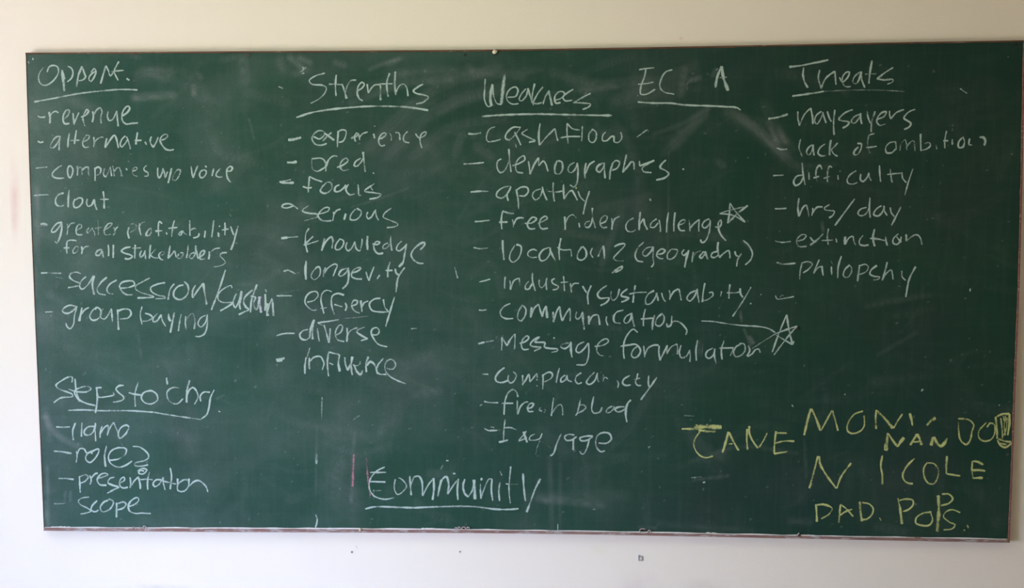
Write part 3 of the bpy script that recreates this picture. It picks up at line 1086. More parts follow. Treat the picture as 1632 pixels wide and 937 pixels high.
O 1000 345 1090 350 1150 360 1130 385 1080 405
> underline
O w1.2 208 465 400 452 700 445 1000 452 1335 458
@ chalk_list_item white chalk list entry reading cashflow
O 325 555 280 570 248 630 255 680 300 682 370 665
O 545 560 480 560 430 600 410 650 440 670 490 630 540 565
O 490 600 520 660 545 715
O p.6 500 700 505 735
O 605 575 560 605 555 615 640 660 668 675 615 690
O w1.1 712 525 700 620 705 715
O 705 715 770 640 840 570
O 840 570 850 620 865 678
O 945 525 945 610 955 700
O 945 525 990 570 1055 585
O 888 650 960 640 1060 640
O 1078 550 1075 610 1072 680
O 1165 580 1135 620 1140 680 1170 692 1195 660 1195 600 1160 575
O 1280 600 1255 630 1255 675 1290 675 1330 640 1350 640 1355 685 1390 690 1420 650 1410 600
> stray_mark
P p.8 190 700 280 635
P p.6 280 635 290 650
> dash
O 88 615 140 618 200 608
@ chalk_list_item white chalk list entry reading demographics
Q 375 180 345 200 338 250 365 300 400 285 440 210
Q w1.2 440 95 448 200 460 295
Q 470 240 530 220 580 185 570 155 530 175 500 230 510 290 565 305
Q 610 200 620 260 625 315
Q 625 315 660 230 700 170
Q 700 170 700 240
Q 700 240 740 200 760 225 780 290
Q w1.1 860 195 840 250 845 305 880 310 905 270 900 210 865 195
Q 1010 210 965 240 955 285 980 300 1015 270 1035 215
Q w1.1 1035 215 1040 300 1030 390 1005 425 970 405
Q w1.2 1110 215 1100 280 1100 350
Q 1105 310 1140 230 1185 200
Q 1260 215 1215 240 1200 275 1225 295 1260 255 1270 215
Q 1265 215 1270 290 1275 350
Q w1.2 1340 225 1320 290 1315 360
Q 1330 230 1370 195 1400 210 1380 260 1335 280
R 318 90 300 170 285 245
R 285 245 330 190 365 150 380 160 385 220
R 430 145 435 185 450 180 560 140
R 560 138 500 170 455 205 465 235 535 245
R w1.1 660 135 620 175 610 200 660 230 685 255 650 290 575 310
> chalk_dot
R 805 210 815 222
> chalk_dot
R 520 470 528 490
> dash
Q w1.1 48 225 120 222 225 212
@ chalk_list_item white chalk list entry reading apathy
Q 455 415 390 430 340 470 335 505 380 520 430 480 460 420
Q 455 440 425 490 435 545
Q w1.1 505 445 520 530 525 620
Q 510 450 550 425 600 430 610 460 580 500 530 500
Q 720 440 665 460 645 500 670 535 710 510 735 440
Q 730 420 745 480 772 540
Q 825 385 825 460 835 550
Q 780 462 850 468 905 460
Q w1.1 915 400 915 470 920 530
Q 920 525 950 480 985 455 1010 490 1035 540
Q 1040 460 1060 510 1100 550
Q w1.1 1140 460 1110 550 1085 660
Q w1.2 c_yellow 1018 430 1030 436
> dash
Q w1.1 108 468 180 462 262 462
@ chalk_list_item white chalk list entry reading free rider challenge
Q 385 635 375 710 380 790
Q 385 632 440 650 485 655
Q 355 730 430 728
Q 470 705 480 740 480 775
Q 480 750 510 700 545 690 570 695
Q 578 740 640 735 680 700 650 685 620 710 600 750 620 785 670 785
Q 690 740 740 720 775 695 760 678 720 700 705 750 725 785 780 782
> chalk_word
Q w1.1 925 680 928 740 930 795
Q 930 740 960 680 995 665 1025 690
Q 1048 735 1055 775
Q 1145 720 1110 730 1100 765 1130 775 1155 740 1165 690
Q w1.2 1165 605 1165 680 1190 780
R 90 690 140 665 150 625 125 620 95 650 90 695 115 722 150 718
R 190 640 195 690 190 740
R 192 720 215 650 260 622
> chalk_word
R 380 638 330 670 312 710 325 750 365 758 400 740
R w1.3 438 585 430 660 428 745
R 430 700 465 650 475 690 500 740
R 580 645 535 680 525 715 555 720 595 680
R 600 655 610 700 612 760
R 682 590 670 670 665 765
R w1.1 740 590 730 670 728 755
R 770 700 820 680 825 655 795 660 768 700 785 745 825 748
R 860 650 865 700 868 755
R 868 730 900 690 950 650
R 950 650 945 700 945 755
R 1035 645 990 670 975 710 1000 725 1035 690 1040 650
R 1045 660 1035 760 1000 840 970 850 960 825
R w1.15 1085 715 1120 720 1140 690 1135 655 1115 680 1115 730 1140 790 1180 835
> star
R w1.2 1195 685 1210 600 1215 510
R 1215 510 1270 590 1345 675
R 1345 675 1240 615 1125 600
R p.8 1125 600 1200 575 1370 535
R w1.2 1370 530 1280 600 1200 680
> dash
Q w1.1 145 725 210 720 275 712
@ chalk_list_item white chalk list entry reading location? (geography)
S w1.2 332 178 335 260 345 350
S 440 220 400 290 395 345 420 368 465 340 492 280 490 230 450 215
S 630 270 600 258 560 275 550 305 580 328 630 325
S 735 240 680 265 650 315 665 355 700 350 740 300 745 240
S w1.2 738 240 760 300 790 358
S w1.1 838 160 822 250 825 350
S 805 240 850 262 925 260 925 260 930 320
S w1.1 1020 235 985 290 985 340 1020 350 1055 320 1055 270 1025 230
S 1110 245 1095 290 1115 330
S w1.1 p.8 1160 320 1180 270 1205 225
S w1.1 1205 225 1212 280 1215 340
S 1300 235 1340 215 1390 210 1390 225 1330 290 1295 335 1320 355 1380 358
S w1.05 1280 465 1320 430 1370 405 1360 430 1310 455 1330 430
> chalk_word
U 250 140 200 190 175 255 195 300 245 312
U 330 180 270 195 240 240 265 262 305 230 335 180
U 335 180 330 270 335 330 315 358
U 360 245 410 240 435 215 410 200 375 220 362 255 385 280 420 285
U 485 205 455 245 460 285 495 285 535 245 540 210 490 200
U 600 205 580 235 595 255 635 225
U w1.1 640 210 620 280 605 362
U p.8 680 225 672 270 668 315
U p.7 672 290 700 235 745 215
U 770 220 735 270 750 280 785 235
U w1.3 780 220 790 250 805 290
U 890 220 845 235 835 265 860 275 900 250
U w1.2 895 140 890 200 905 275
U 905 275 940 240 985 215 995 240 998 280
U 1040 220 1050 255 1075 265
U 1095 240 1065 290 1055 352
U w1.1 1112 125 1160 170 1192 240 1175 295 1130 338
> dash
S w1.1 80 242 140 252 205 245
@ chalk_list_item white chalk list entry reading industry sustainabity
S w1.1 355 495 350 545 350 598
S w1.1 395 525 400 570 402 608
S 402 600 430 530 470 508
S 475 505 480 550 480 585
S 560 535 535 560 530 600 560 600 590 550
S w1.1 592 458 590 520 615 618
S 650 520 650 570 670 590 700 560 718 505
S 712 510 710 560 715 610
S 785 510 760 525 765 550 815 580 805 600 765 608
S 860 490 865 550 868 620
S 835 545 900 540
S w1.1 920 550 925 590 930 630
S 925 590 950 555 995 552
S 1025 575 1045 610 1065 640
S w1.2 1100 570 1070 650 1075 735
> chalk_word
S w1.1 1235 570 1180 610 1155 650 1175 680 1255 680 1235 715 1180 745
S 1275 620 1270 665 1290 700 1325 670 1345 600
S 1415 600 1365 640 1360 660 1425 680 1400 700 1360 715
S w1.1 1482 568 1470 640 1462 720
S 1430 645 1500 632 1580 630
U 340 560 290 590 265 640 275 678 310 672 350 620 365 580
U w1.3 355 580 370 620 375 650
U 405 580 415 620 438 658
U 470 555 480 600 475 640
U 475 630 510 570 550 545
U 555 545 565 590 575 645
U 700 560 645 590 625 630 650 650 690 610 715 550
U 712 545 720 610 730 665
U 780 495 765 580 758 660
U 760 650 800 640 850 600 845 575 815 580
U 925 565 915 610
U 998 505 990 570 988 630
U 970 580 1040 580 1090 570
U 1085 540 1090 590 1110 620
U 1180 530 1110 650 1020 785
U w.8 p.8 1262 590 1270 600
U 1172 670 1182 676
> dash
S 130 540 175 530 225 515
@ chalk_list_item white chalk list entry reading communication
V 345 128 290 155 258 200 268 240 310 260 370 258
V 450 140 415 200 410 260 435 280 470 240 480 180 455 145
V w1.3 530 160 520 250
V 520 250 555 165 590 135
V 590 135 605 190 622 245
V 622 245 635 190 655 150
V w1.4 655 150 660 200 665 255
V w1.4 715 200 720 290
V 720 285 750 190 775 155
V w1.2 775 155 780 220 795 280
V 795 280 830 210 860 170
V 860 170 865 220 862 280
V 920 200 910 240 925 265 955 240 970 205
V w1.4 970 200 975 270 985 355
V w1.3 1025 235 1025 275 1025 310
V 1028 290 1060 235 1100 225
V 1105 225 1115 270 1120 315
V 1180 240 1175 275 1190 318
V 1325 185 1265 205 1240 250 1250 290 1300 300
V 1390 215 1345 245 1330 285 1350 300 1385 270 1395 215
V w1.2 1395 210 1405 270 1420 330
W 155 120 140 190 138 270
W 115 208 170 205 235 200
W w1.3 235 175 220 230 215 305
W 295 165 255 205 245 255 275 270 310 240 318 190 295 155
W 340 245 345 272 375 265 385 180
W 350 275 385 245 405 228 450 235 490 270 515 310 505 345
> arrow
W w.9 640 225 740 230 870 250 1000 265 1150 275 1230 295 1280 325
W w.6 p.7 1285 335 1180 400 1080 465
> star
W 1255 495 1310 340 1380 170
W w1.2 1380 170 1400 300 1430 430
W 1430 430 1360 390 1285 345
W w.9 1285 335 1380 300 1470 270
W 1470 270 1400 350 1270 520
W 1430 430 1440 400
> dash
V 72 185 105 188 138 182
@ chalk_list_item white chalk list entry reading message formullation
V 272 420 272 480 268 535
V 272 420 295 460 315 495
V 315 495 345 440 385 390
V 385 390 385 450 380 525
V 425 475 480 455 505 425 490 410 460 430 440 480 455 525 505 525
V 595 415 540 450 518 485 540 500 610 510 550 542
V 600 415 560 460 645 470 640 505 690 518 755 525 750 540 700 552
V 718 425 730 430
V 850 470 800 480 780 500 810 520 850 500 870 460
V w1.1 872 465 870 530 880 595
V 985 460 930 490 915 540 940 555 985 520 1020 470
V 1022 470 1025 560 1010 630 990 658 918 660
V 1075 500 1150 490 1195 455 1180 435 1135 450 1100 490 1095 540 1120 575 1155 582
> chalk_word
V 1450 380 1410 352 1370 385 1335 450 1325 540 1332 608
V 1298 500 1360 490 1400 488
W 95 440 50 475 35 525 60 545 100 520 112 475 75 430 0 435
W w1.1 140 440 145 490 150 540
W 150 520 180 460 230 435 270 435
W w1.1 275 440 272 500 285 568
W 285 560 320 490 345 440
W 345 435 340 500
W 340 510 380 450 430 425
W 430 425 435 470 432 515
W 465 435 450 500 470 545 510 530 540 480
W w1.1 540 475 545 530 540 580
W 608 390 595 470 597 570
W 740 460 690 490 680 530 705 550 745 520 760 465
W w1.1 755 465 755 530 768 595
W w1.1 838 395 815 470 820 560
W 795 462 850 460 920 458
W p.8 918 465 890 530
W p.9 985 425 940 450 920 500 940 535 990 520 1020 475 1010 425 970 420
W 1045 435 1060 480 1035 530
W 1040 535 1080 510 1110 475 1140 470 1150 500
W p.35 w1 655 415 648 520
> dash
V w1.1 65 478 120 465
V p.8 120 465 200 450
@ chalk_list_item white chalk list entry reading complacanicty
X w1.1 295 85 250 120 215 175 225 205 270 215 330 195
X 330 150 325 195 350 220 385 190 395 150 370 120
X 450 150 452 190 450 240
X 452 230 480 190 505 145 515 210 515 210 540 180 575 135
X p.8 575 135 578 175
X 628 145 628 210 625 275
X 630 150 680 125 708 140 700 175 640 210
X 770 88 755 150 742 218
X 820 150 785 180 785 210 820 195 835 150
X 835 150 840 190 880 210
X 960 130 915 165 910 205 935 225 965 215
X 1075 125 1030 170 1005 215 1030 232 1075 200 1100 135
X 1100 130 1098 175 1110 210
X 1150 145 1150 205
X 1150 185 1170 170 1190 185
X 1270 195 1282 225 1275 262
X 1380 155 1330 185 1318 220 1345 240 1390 235
X 1450 135 1440 180 1430 215 1450 240 1480 240
X 1420 190 1470 175
X w1.1 1545 155 1540 210 1550 260
X 1615 170 1560 250 1475 365
X w.8 570 185 580 195
X w.8 p.7 570 240 580 248
> dash
X 105 142 155 144
@ chalk_list_item white chalk list entry reading fresh blood
X 410 340 400 300 370 275 330 300 300 370 290 495
X 270 395 370 395
X 405 370 405 430 408 495
X 408 490 435 420 475 385 500 385
X 490 440 530 430 545 400 520 395 495 430 505 465 545 465
X p.8 610 430 595 450 620 465
X p.6 640 445 650 460 635 480
X 720 345 710 420 700 505
X p.8 700 490 750 420 780 405 795 430 798 500
> chalk_word
X 955 345 940 420 920 490 910 500
X p.8 940 410 980 410 1000 430 980 455 930 480
X 1068 335 1055 400 1050 450 1070 480 1120 470 1140 430
X 1230 420 1190 440 1175 470 1205 475 1240 440 1245 420
X 1335 425 1275 430 1250 450 1280 470 1330 450 1360 410
X w1.2 1390 365 1360 400 1345 480 1355 560
> dash
X p.8 80 415 100 405
X 118 378 160 388 240 390
@ chalk_list_item white chalk list entry reading baggage
X 300 535 290 620 285 720
X 245 732 285 725 325 712
X 285 610 340 605 400 625
X 485 635 450 680 420 720 450 710 490 690
X w1.6 460 640 475 690 490 735
X 560 660 520 680 510 710 550 715 600 700 620 655
X p.5 w.8 600 720 580 770 565 840
X p.35 w.8 600 720 650 745 700 785
X 785 660 750 740 715 835 690 850
X 900 670 850 665 815 685 830 715 870 715 920 685
X w1.2 890 710 890 800
X 1060 680 1000 680 945 700 960 720 1010 715 1060 685
X 1030 700 1010 780 985 830 965 835 945 810
X w1.1 1110 740 1180 740 1220 705 1205 660 1160 648 1105 670 1085 720 1095 780 1130 815 1165 805
> dash
X 118 612 150 630 230 630
X w1.4 p.8 175 600 205 605
@ chalk_heading white chalk letters EC and A over one underline
P 210 115 270 105 340 98
P 270 105 255 180 225 260 225 325 270 328 350 285
P 200 242 270 235 335 222
P w1.1 498 115 440 135 400 200 390 260 420 305 515 328
> chalk_word
P w1.6 925 85 890 170 870 270
P w1.7 925 85 940 180 980 298
P 905 185 970 180
> wiped_letter
P p.32 w1.6 625 295 630 230 690 200 700 225
> underline
P w1.1 198 395 350 405 480 405 600 420 800 428 950 435 1060 445 1090 465
@ chalk_heading white chalk heading Threats
Z w1.1 260 145 350 135 480 110 600 85
Z w1.1 385 150 380 220 395 280 422 325
Z w1.1 525 170 512 240 535 328 535 328 580 240 650 185
Z 655 180 660 240 665 300
Z 695 235 720 275 770 230 780 190 750 195 720 240 730 300 760 318 795 315
Z 870 190 825 230 812 280 840 290 870 240 885 185
Z 885 185 890 260 915 325
Z w1.1 978 90 960 190 950 290
Z p.6 918 208 1015 205
Z w1.1 1160 150 1090 195 1022 248 1022 248 1080 258 1160 255 1155 275 1110 295
> underline
Z w1.1 285 398 420 380 560 358
Z w1.1 p.5 560 358 700 350 900 345 1080 348 1260 358
@ chalk_list_item white chalk list entry reading naysayers
Z 335 530 335 590 350 655
Z 350 650 390 560 440 505
Z w1.1 445 500 460 570 465 640
Z 540 530 495 565 480 615 500 640 535 590 555 540
Z 550 535 565 590 580 632
Z 590 530 605 580 625 620
Z w1.1 655 515 645 620 648 735
Z 810 515 740 545 690 600 710 610 778 625 760 655 722 675
Z 870 555 820 580 798 620 825 632 865 590 880 545
Z 878 545 880 600 890 640
Z 935 530 945 590 965 635
Z w1.2 1005 530 975 620 970 710
Z 1020 600 1080 575 1100 535 1075 535 1035 570 1018 615 1040 650 1095 640
Z 1130 525 1130 560 1140 598
Z 1140 595 1190 540 1255 515
Z w1.1 1352 512 1290 540 1255 590 1290 615 1315 635 1300 665 1255 688
> dash
Z w1.2 78 595 150 585 248 555
@ chalk_list_item white chalk list entry reading lack of ambition
b 358 118 345 190 372 268
b 460 165 425 195 410 235 430 255 460 215 470 165
b 465 170 470 220 475 260
b 570 160 525 195 510 240 535 262 575 262
b w1.3 622 125 612 190 610 258
b 680 150 640 195 620 210
b 625 210 645 245 680 268
> chalk_word
b 850 155 885 160 875 220 845 255 820 248 830 215 860 185
b p.7 1000 70 955 85 940 130 945 200 960 240
b 925 190 970 188 1018 180
> chalk_word
b w.9 1190 140 1130 150 1095 195 1105 235 1150 235 1185 200
a p.7 w.9 520 355 525 430
a p.75 w.9 555 435 565 380 600 340 612 375 615 430
a p.75 w.9 615 400 650 360 675 350 685 400 685 438
a 735 290 735 370 740 440
a p.8 740 435 790 420 820 390 810 365 770 375
a 868 385 875 425
a 960 265 945 340 945 415
a 930 350 975 350
a 1010 335 1010 385
a 1095 325 1065 360 1065 405 1100 405 1115 360 1100 315
a 1160 330 1155 385 1180 385
a w1.4 1245 320 1280 322 1295 350 1288 392
> dash
b w1.1 150 195 190 208 242 205
@ chalk_list_item white chalk list entry reading difficulty
b 375 430 325 440 298 490 315 520 355 500 385 440
b 372 322 380 420 398 515
b 430 405 432 470
b 545 380 525 345 500 370 490 430 498 485
b 470 455 520 440
b 632 365 610 352 595 390 590 440 592 490
b 558 460 610 440
b p.8 680 430 685 470
b p.6 w.8 698 392 702 400
b 840 392 790 425 762 470 770 500 810 508 850 495
b 880 420 878 470 900 485 935 450 950 410
b 950 410 955 450 970 480
b 1042 345 1045 420 1052 488
b 1135 375 1140 430 1152 495
b p.8 1108 425 1170 418 1230 412
b 1235 405 1245 460 1275 495
b 1332 375 1290 500 1262 605
> dash
b 120 435 165 432 212 430
@ chalk_list_item white chalk list entry reading hrs/day
b w1.1 345 630 335 710 345 790
b 345 785 380 710 405 690 420 730 430 790
b 465 715 462 750 455 782
b 460 765 500 710 548 705
b 610 685 565 715 570 730 650 745 640 775 605 802
b 828 635 750 740 655 868
> chalk_word
b 930 710 880 725 855 760 875 782 920 770 955 715
b 960 625 955 710 962 800
b 1060 695 1015 725 992 770 1030 785 1070 745 1085 700
b 1080 695 1085 740 1108 780
b 1135 710 1145 755 1170 790
b 1228 705 1180 800 1145 868
> dash
b w1.1 135 722 185 722 235 718
@ chalk_list_item white chalk list entry reading extinction
c 330 350 390 330 405 300 375 292 340 315 322 355 345 395 410 395
c 440 315 465 345 490 360
c w1.1 555 285 500 340 440 385
c 600 240 590 310 598 382
c 540 345 640 340
c 665 325 672 360
c w1.3 745 310 742 380
c 745 375 780 320 810 305
c 812 305 820 350 835 385
c 900 300 870 340 870 375 905 388 948 382
c w1.2 1000 245 985 320 1000 395
c w1.1 960 325 1020 330 1090 345
c w1.2 1095 310 1100 350 1110 388
c 1205 285 1165 325 1160 365 1195 378 1225 340 1230 310
c w1.2 1180 300 1230 360
c w1.3 1275 290 1275 350
c 1275 350 1330 305 1370 295 1395 320 1410 380
> dash
c 135 348 195 360 275 352
@ chalk_list_item white chalk list entry reading philopshy
c w1.2 370 540 355 610 350 680
c 365 540 420 528 460 545 430 590 380 625
c 520 510 490 580 470 630
c 470 630 510 580 545 570 545 570 548 610 555 648
c p.8 625 570 628 640
c p.6 w.8 622 520 635 550
c 712 478 685 570 680 670
c 785 555 740 600 730 650 760 665 795 630 800 580 780 555
c w1.3 870 555 860 630 852 698
c 870 565 915 550 945 570 930 610 870 640
c 1020 560 970 600 960 635 1000 655 1045 660 1030 680 990 688
c 1110 530 1090 610 1065 690
c 1065 685 1110 620 1145 600 1155 640 1160 682
c 1235 605 1240 660 1270 690
c 1355 570 1300 680 1270 835
c p.7 w.9 1205 735 1220 745
> dash
c 150 535 200 548 315 542
> stray_dash
c 140 820 155 850 220 845 300 830
c p.7 180 835 200 815 210 825
@ chalk_name yellow chalk capitals left of the other yellow words, under a heavy bar c_yellow
Y w1.5 145 345 250 345 300 350
Y w2.4 250 332 350 328 490 330
Y w1.4 290 355 360 365 438 368
Y 265 310 285 318
Y 355 305 370 310
Y 305 365 260 430 248 480 270 540 310 580 360 595 415 580
Y w1.3 550 370 525 460 498 550
Y w1.3 555 375 590 450 638 532
Y w1.1 550 475 585 475
Y w1.2 712 345 708 430 715 525
Y w1.2 730 320 730 380 760 450 805 512
Y 815 505 850 450 885 380
Y w1.2 962 365 950 460 945 560
Y w1.2 955 380 1055 382
Y 955 468 1040 450 1120 452
Y w1.2 945 560 1060 542
@ chalk_name yellow chalk capitals M O N Y at the top of the yellow words c_yellow
Y w1.4 1265 170 1240 250 1205 400
Y w1.5 1270 170 1310 260 1345 360
Y w1.2 1350 360 1400 270 1445 185
Y w1.4 1450 185 1475 270 1498 360
d w1.1 235 190 160 220 100 310 105 365 140 385 210 365 245 320 245 230
d w1.3 350 180 345 260 350 345
d w1.6 355 185 420 250 495 340
d w1.2 500 340 540 270 578 215
d w1.4 640 210 655 260 665 318
d p.35 680 230 650 290
> chalk_dot
d w1.8 790 315 820 280 865 250
@ chalk_name small thick yellow chalk capitals NAN c_yellow
d w1.8 450 380 445 450 440 535
d w1.3 430 470 425 530
d w1.3 455 385 490 440 535 500
d w1.8 535 500 560 460 592 420
d w1.6 705 390 680 430 645 485
d w1.6 705 390 725 430 745 485
d w1.2 660 460 725 455
d w1.7 845 415 825 490
d w1.6 848 415 880 470 910 495 940 470 965 425
d p.4 1000 485 1006 492
@ chalk_name yellow chalk letters DO and a scribbled block at the right edge c_yellow
d w1.2 1062 285 1065 360 1080 440 1130 480 1165 440 1180 370 1195 310 1150 265 1060 255
d w1.1 1305 290 1240 365 1240 420 1280 450 1340 440 1375 390 1375 310 1340 295 1310 330
d w1.4 1385 240 1395 340 1400 430
d w1.2 1390 240 1450 215 1505 215
d w1.3 1505 215 1505 300 1490 400
d p.8 1430 250 1440 340 1445 420
d p.8 1470 230 1460 330 1470 400
d p.8 1485 250 1475 350 1440 430
d p.8 1450 230 1465 280 1480 250 1500 290
d w1.1 1400 440 1430 490 1470 505 1530 465
d w1.3 1410 430 1460 450 1520 460
d w1 1420 470 1480 480
@ chalk_name yellow chalk capitals N, I, C, O, L and E widely spaced c_yellow
e w1.2 238 145 205 270 162 425
e w1.3 250 145 255 210 310 310 395 425
e w1.2 400 425 440 320 525 205
> chalk_letter
e w1.2 795 140 782 230 795 310 795 390
> chalk_letter
e w1.1 1075 165 1010 230 972 310 985 355 1020 380 1060 385
> chalk_letter
e w1.1 1185 200 1155 250 1160 330 1195 380 1240 385 1275 330 1280 260 1240 210 1190 205
> chalk_letter
e w1.3 1355 145 1350 230 1350 300
e w1.2 1355 300 1410 308 1470 318
> chalk_letter
d w1.3 1185 625 1180 700 1190 775
d w1.3 1185 625 1230 630 1278 655
d w1.3 1180 705 1240 702 1295 710
d w1.3 1190 772 1275 768
d p.6 1315 772 1320 776
@ chalk_name yellow chalk capitals DAD. on the lowest yellow line c_yellow
e w1.4 220 570 225 640 228 715
e w1.1 210 572 290 565 360 600 330 650 265 688
e w1.4 432 565 425 640 418 725
e w1.2 432 565 480 600 542 668
e w1.2 425 660 480 625 535 605
e w1.6 600 540 605 620 618 710
e 620 548 680 560 715 600 705 650 660 692 625 695
e 770 680 785 705
@ chalk_name yellow chalk word PoPs. at the lower right c_yellow
e w1.2 930 510 950 600
e w1.7 948 590 965 735
e w1.1 940 530 1000 518 1060 530 1060 570 1020 610 975 625
e w1.1 1220 630 1150 640 1090 680 1085 725 1130 745 1200 745 1230 700 1215 640
e w1.8 1280 485 1285 600 1270 800
e w1.2 1310 475 1370 475 1405 515 1370 555 1300 575
e w.9 1470 635 1400 610 1345 630 1325 670 1380 720 1425 740 1400 775 1325 785
e 1530 740 1540 770
e w.8 1500 785 1510 790
@ chalk_line short pink chalk line left of the word Community c_pink
M w1.6 p.72 328 405 325 480 320 605
@ chalk_line faint pink chalk line touching the first letter of Community c_pink
M w1.4 p.55 405 430 412 500 420 600 430 665
@ chalk_line white chalk curve near the bottom edge
M 90 780 100 810 90 862
@ chalk_line short blurred white chalk line above the bottom curve
M w1.7 p.8 95 400 95 465
@ chalk_line faint broken white vertical chalk line
M p.55 130 50 128 190
@ chalk_line short white chalk line right of longevity
K p.8 1548 410 1575 510
@ chalk_line thin white vertical chalk scratch at the bottom edge
g w.6 p.9 889 835 889 850
@ chalk_speck -
A 120 68 126 85
@ chalk_speck -
A p.8 80 98 92 115
@ chalk_speck -
G w.8 1568 408 1584 416
@ chalk_speck -
g w1.1 1546 460 1546 465
@ chalk_speck -
g w1.2 1468 623 1471 620
@ chalk_speck -
g w1.1 1592 645 1593 646
@ chalk_speck -
g 1606 90 1607 91
@ chalk_speck -
g p.7 1530 141 1541 149
@ chalk_speck -
g p.5 1517 201 1520 198
@ chalk_speck -
g p.6 1612 245 1613 246
@ chalk_speck -
g w1.2 p.8 482 107 486 110
@ chalk_speck -
g w1.3 p.6 479 115 488 107
@ chalk_speck -
g p.7 481 118 485 116
@ chalk_speck -
g p.8 444 138 451 141
@ chalk_speck -
g 1346 628 1347 629
@ chalk_speck -
g 1262 645 1264 648
@ chalk_speck -
g p.5 1090 662 1106 663
@ chalk_speck -
g w1.2 p.9 711 734 715 734
@ chalk_speck -
g p.6 702 748 706 741
@ chalk_speck -
g w1.1 722 754 726 755
@ chalk_speck -
g p.6 w1.3 1102 761 1118 760
@ chalk_speck -
g 1120 769 1124 768
@ chalk_speck -
g p.5 w1.3 1036 697 1044 694
@ chalk_speck -
g p.7 w1.3 1033 714 1036 711
@ chalk_speck -
g p.5 w1.2 944 812 950 811
@ chalk_speck -
g p.5 655 524 665 523
@ chalk_speck -
g p.4 366 341 369 345
@ chalk_speck -
g p.6 489 571 494 554
@ chalk_speck -
g p.4 w1.2 541 779 543 778
@ chalk_speck -
g p.5 563 669 573 662
@ chalk_speck -
g p.8 w1.1 1016 152 1017 153
@ chalk_speck -
g p.7 1141 112 1144 109
@ chalk_speck -
g p.5 w1.4 1137 84 1139 82
"""
COUNT = [0]
def catmull(p):
    p = np.array(p, float)
    if len(p) == 2:
        n = max(2, int(np.hypot(*(p[1] - p[0])) / 1.2)); s = np.linspace(0, 1, n + 1)[:, None]
        return p[0] * (1 - s) + p[1] * s
    d = np.r_[0, np.cumsum(np.hypot(*np.diff(p, axis=0).T) ** .5)]
    out = []
    q = np.vstack([2 * p[0] - p[1], p, 2 * p[-1] - p[-2]])
    for i in range(len(p) - 1):
        p0, p1, p2, p3 = q[i:i + 4]
        t0 = 0; t1 = t0 + max(np.hypot(*(p1 - p0)), 1e-3) ** .5; t2 = t1 + max(np.hypot(*(p2 - p1)), 1e-3) ** .5; t3 = t2 + max(np.hypot(*(p3 - p2)), 1e-3) ** .5
        n = max(2, int(np.hypot(*(p2 - p1)) / 1.2))
        for t in np.linspace(t1, t2, n, endpoint=False):
            A1 = (t1 - t) / (t1 - t0) * p0 + (t - t0) / (t1 - t0) * p1
            A2 = (t2 - t) / (t2 - t1) * p1 + (t - t1) / (t2 - t1) * p2
            A3 = (t3 - t) / (t3 - t2) * p2 + (t - t2) / (t3 - t2) * p3
            B1 = (t2 - t) / (t2 - t0) * A1 + (t - t0) / (t2 - t0) * A2
            B2 = (t3 - t) / (t3 - t1) * A2 + (t - t1) / (t3 - t1) * A3
            out.append((t2 - t) / (t2 - t1) * B1 + (t - t1) / (t2 - t1) * B2)
    out.append(p[-1])
    return np.array(out)

BASEW = 2.95
class Chalk:
    """collects the strokes of one piece of writing into one mesh"""
    def __init__(s): s.V, s.F, s.press, s.edge, s.mi, s.mats = [], [], [], [], [], []
    def stroke(s, pts, w, p, col):
        # repeated points are corners
        runs, cur = [], [pts[0]]
        for a in pts[1:]:
            if abs(a[0] - cur[-1][0]) + abs(a[1] - cur[-1][1]) < 1e-6:
                runs.append(cur); cur = [a]
            else: cur.append(a)
        runs.append(cur)
        c = np.concatenate([catmull(r) for r in runs if len(r) > 1])
        keep = np.r_[True, np.hypot(*np.diff(c, axis=0).T) > .05]
        c = c[keep]; n = len(c)
        if n < 2: return
        wid = BASEW * w / 2 * (1 + .16 * np.interp(np.arange(n), np.arange(0, n + 5, 5), rng.normal(0, 1, len(np.arange(0, n + 5, 5)))))
        arc = np.r_[0, np.cumsum(np.hypot(*np.diff(c, axis=0).T))]
        e = np.minimum(arc, arc[-1] - arc); r0 = BASEW * w / 2
        if arc[-1] < 2 * r0: e = e + r0 * .5
        wid = np.clip(wid * np.sqrt(np.clip(1 - (1 - np.clip((e + .35 * r0) / r0, 0, 1)) ** 2, .03, 1)), .25, None)
        pr = p * (1 + .19 * np.interp(np.arange(n), np.arange(0, n + 9, 9), rng.normal(0, 1, len(np.arange(0, n + 9, 9)))))
        tan = np.gradient(c, axis=0); tan /= np.hypot(*tan.T)[:, None] + 1e-9
        nor = np.stack([-tan[:, 1], tan[:, 0]], 1)
        COUNT[0] += 1
        y = YF - .0003 - (COUNT[0] % 23) * .000015
        base = len(s.V)
        L = on_plane(*(c - nor * wid[:, None]).T); M_ = on_plane(*c.T); R = on_plane(*(c + nor * wid[:, None]).T)
        for i in range(n):
            for q, ed in ((L[i], 1), (M_[i], 0), (R[i], 1)):
                q = q + INV; s.V.append((q[0], y - (.00025 if not ed else 0), q[2])); s.press.append(pr[i]); s.edge.append(ed)
        if col not in s.mats: s.mats.append(col)
        k = s.mats.index(col)
        for i in range(n - 1):
            for j in range(2):
                a = base + i * 3 + j
                s.F.append((a, a + 1, a + 4, a + 3)); s.mi.append(k)
    def build(s, name, parent, label=None):
        me = bpy.data.meshes.new(name)
        me.from_pydata(s.V, [], s.F)
        for nm, dat in (('press', s.press), ('edge', s.edge)):
            me.attributes.new(nm, 'FLOAT', 'POINT').data.foreach_set('value', np.array(dat, np.float32))
        for c in s.mats: me.materials.append(M_CHALK[c])
        me.polygons.foreach_set('material_index', s.mi)
        o = bpy.data.objects.new(name, me); COL.objects.link(o); o.parent = parent
        if label: o['label'] = label
        return o

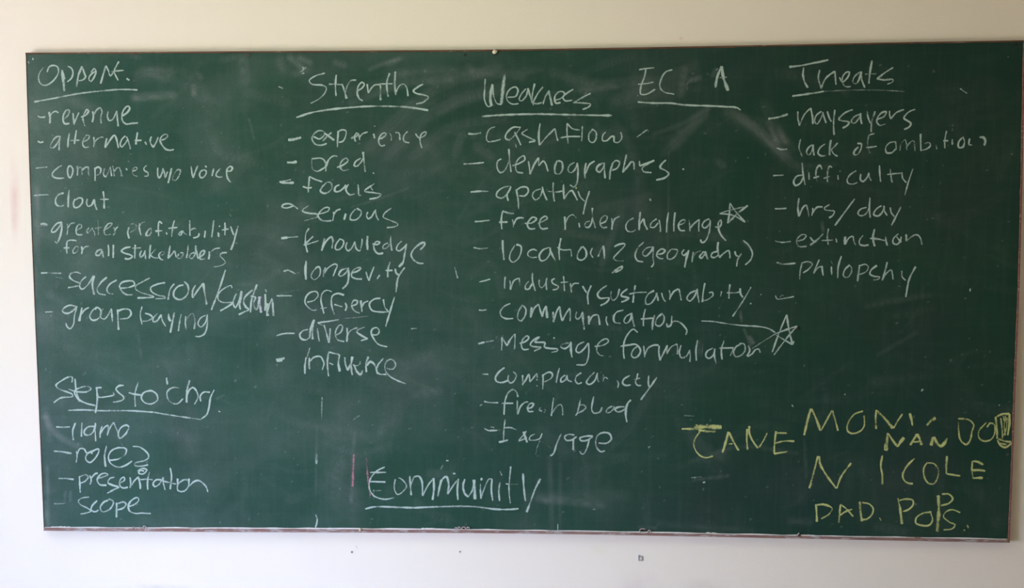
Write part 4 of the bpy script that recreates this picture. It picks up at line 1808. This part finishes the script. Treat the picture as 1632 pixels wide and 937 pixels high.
tiles = {}
items = []         # [name, label, colour, chalk, children]
for ln in STROKES.strip().split('\n'):
    tk = ln.split()
    if tk[0] == 'T':
        tiles[tk[1]] = (float(tk[2]), float(tk[3]), float(tk[4]))
    elif tk[0] == '@':
        col = 'white'; words = tk[2:]
        if words and words[-1].startswith('c_'): col = words.pop()[2:]
        lab = ' '.join(words)
        items.append([tk[1], None if lab == '-' else lab, col, Chalk(), []]); cur = items[-1][3]
    elif tk[0] == '>':
        cur = Chalk(); items[-1][4].append((tk[1], cur))
    else:
        ox, oy, sc = tiles[tk[0]]; w, p, col = 1.0, 1.0, items[-1][2]; nums = []
        for x in tk[1:]:
            if x[0] == 'w': w = float(x[1:])
            elif x[0] == 'p': p = float(x[1:])
            elif x[0] == 'c': col = x[2:]
            else: nums.append(float(x))
        pts = [(ox + nums[i] / sc, oy + nums[i + 1] / sc) for i in range(0, len(nums), 2)]
        cur.stroke(pts, w, p * .80, col)
for name, lab, col, ch, kids in items:
    o = ch.build(name, board, lab)
    for kn, kc in kids:
        kc.build(kn, o)

# ------------------------------------------------------------------ small things on the wall below the board
ZERO = np.zeros(3)
n1 = nail('nail', 561, 879.5, .0027, 0.0, M_STEEL, None, ZERO, .012)
tag(n1, 'small dark nail head in the white wall below the board, beside a faint pencil tick', 'nail', 'nails in the wall below the board')
n2 = nail('nail', 733, 879, .0020, 0.0, M_STEEL, None, ZERO, .012)
tag(n2, 'tiny dark nail head in the wall below the word Community', 'nail', 'nails in the wall below the board')
# pencil tick drawn on the wall
tick = tube_loop('pencil_tick', [(565.3, 872.5), (566.2, 874.6), (567.6, 877)], .0004, -.0002, M_PLUG, None)
tick.data.transform(Matrix.Translation(-Vector(INV)))
for v in tick.data.vertices: pass
tick.parent = wall_back
# square plastic wall plug with a hollow
plug = bpy.data.objects.new('wall_plug', None); COL.objects.link(plug)
pp = on_plane(1020.5, 889.5, 0.0); plug.location = pp.tolist()
tag(plug, 'small grey square plastic wall plug low on the wall below the board', 'wall plug')
bm = bmesh.new()
for (a, b, c, d) in ((-.0052, -.0030, -.006, .006), (.0030, .0052, -.006, .006), (-.0030, .0030, .0040, .006), (-.0030, .0030, -.006, -.0040)):
    tmp = box_mesh('piece', a, b, -.0025, 0, c, d, .0004); bm.from_mesh(tmp); bpy.data.meshes.remove(tmp)
tmp = box_mesh('piece', -.0052, -.0032, -.0025, 0, .006, .0085, .0004); bm.from_mesh(tmp); bpy.data.meshes.remove(tmp)
me = bpy.data.meshes.new('plug_rim'); bm.to_mesh(me); bm.free()
link('plug_rim', me, M_PLUG, plug)
link('plug_core', box_mesh('plug_core', -.0030, .0030, -.001, 0, -.0040, .0040), M_PLUGW, plug)
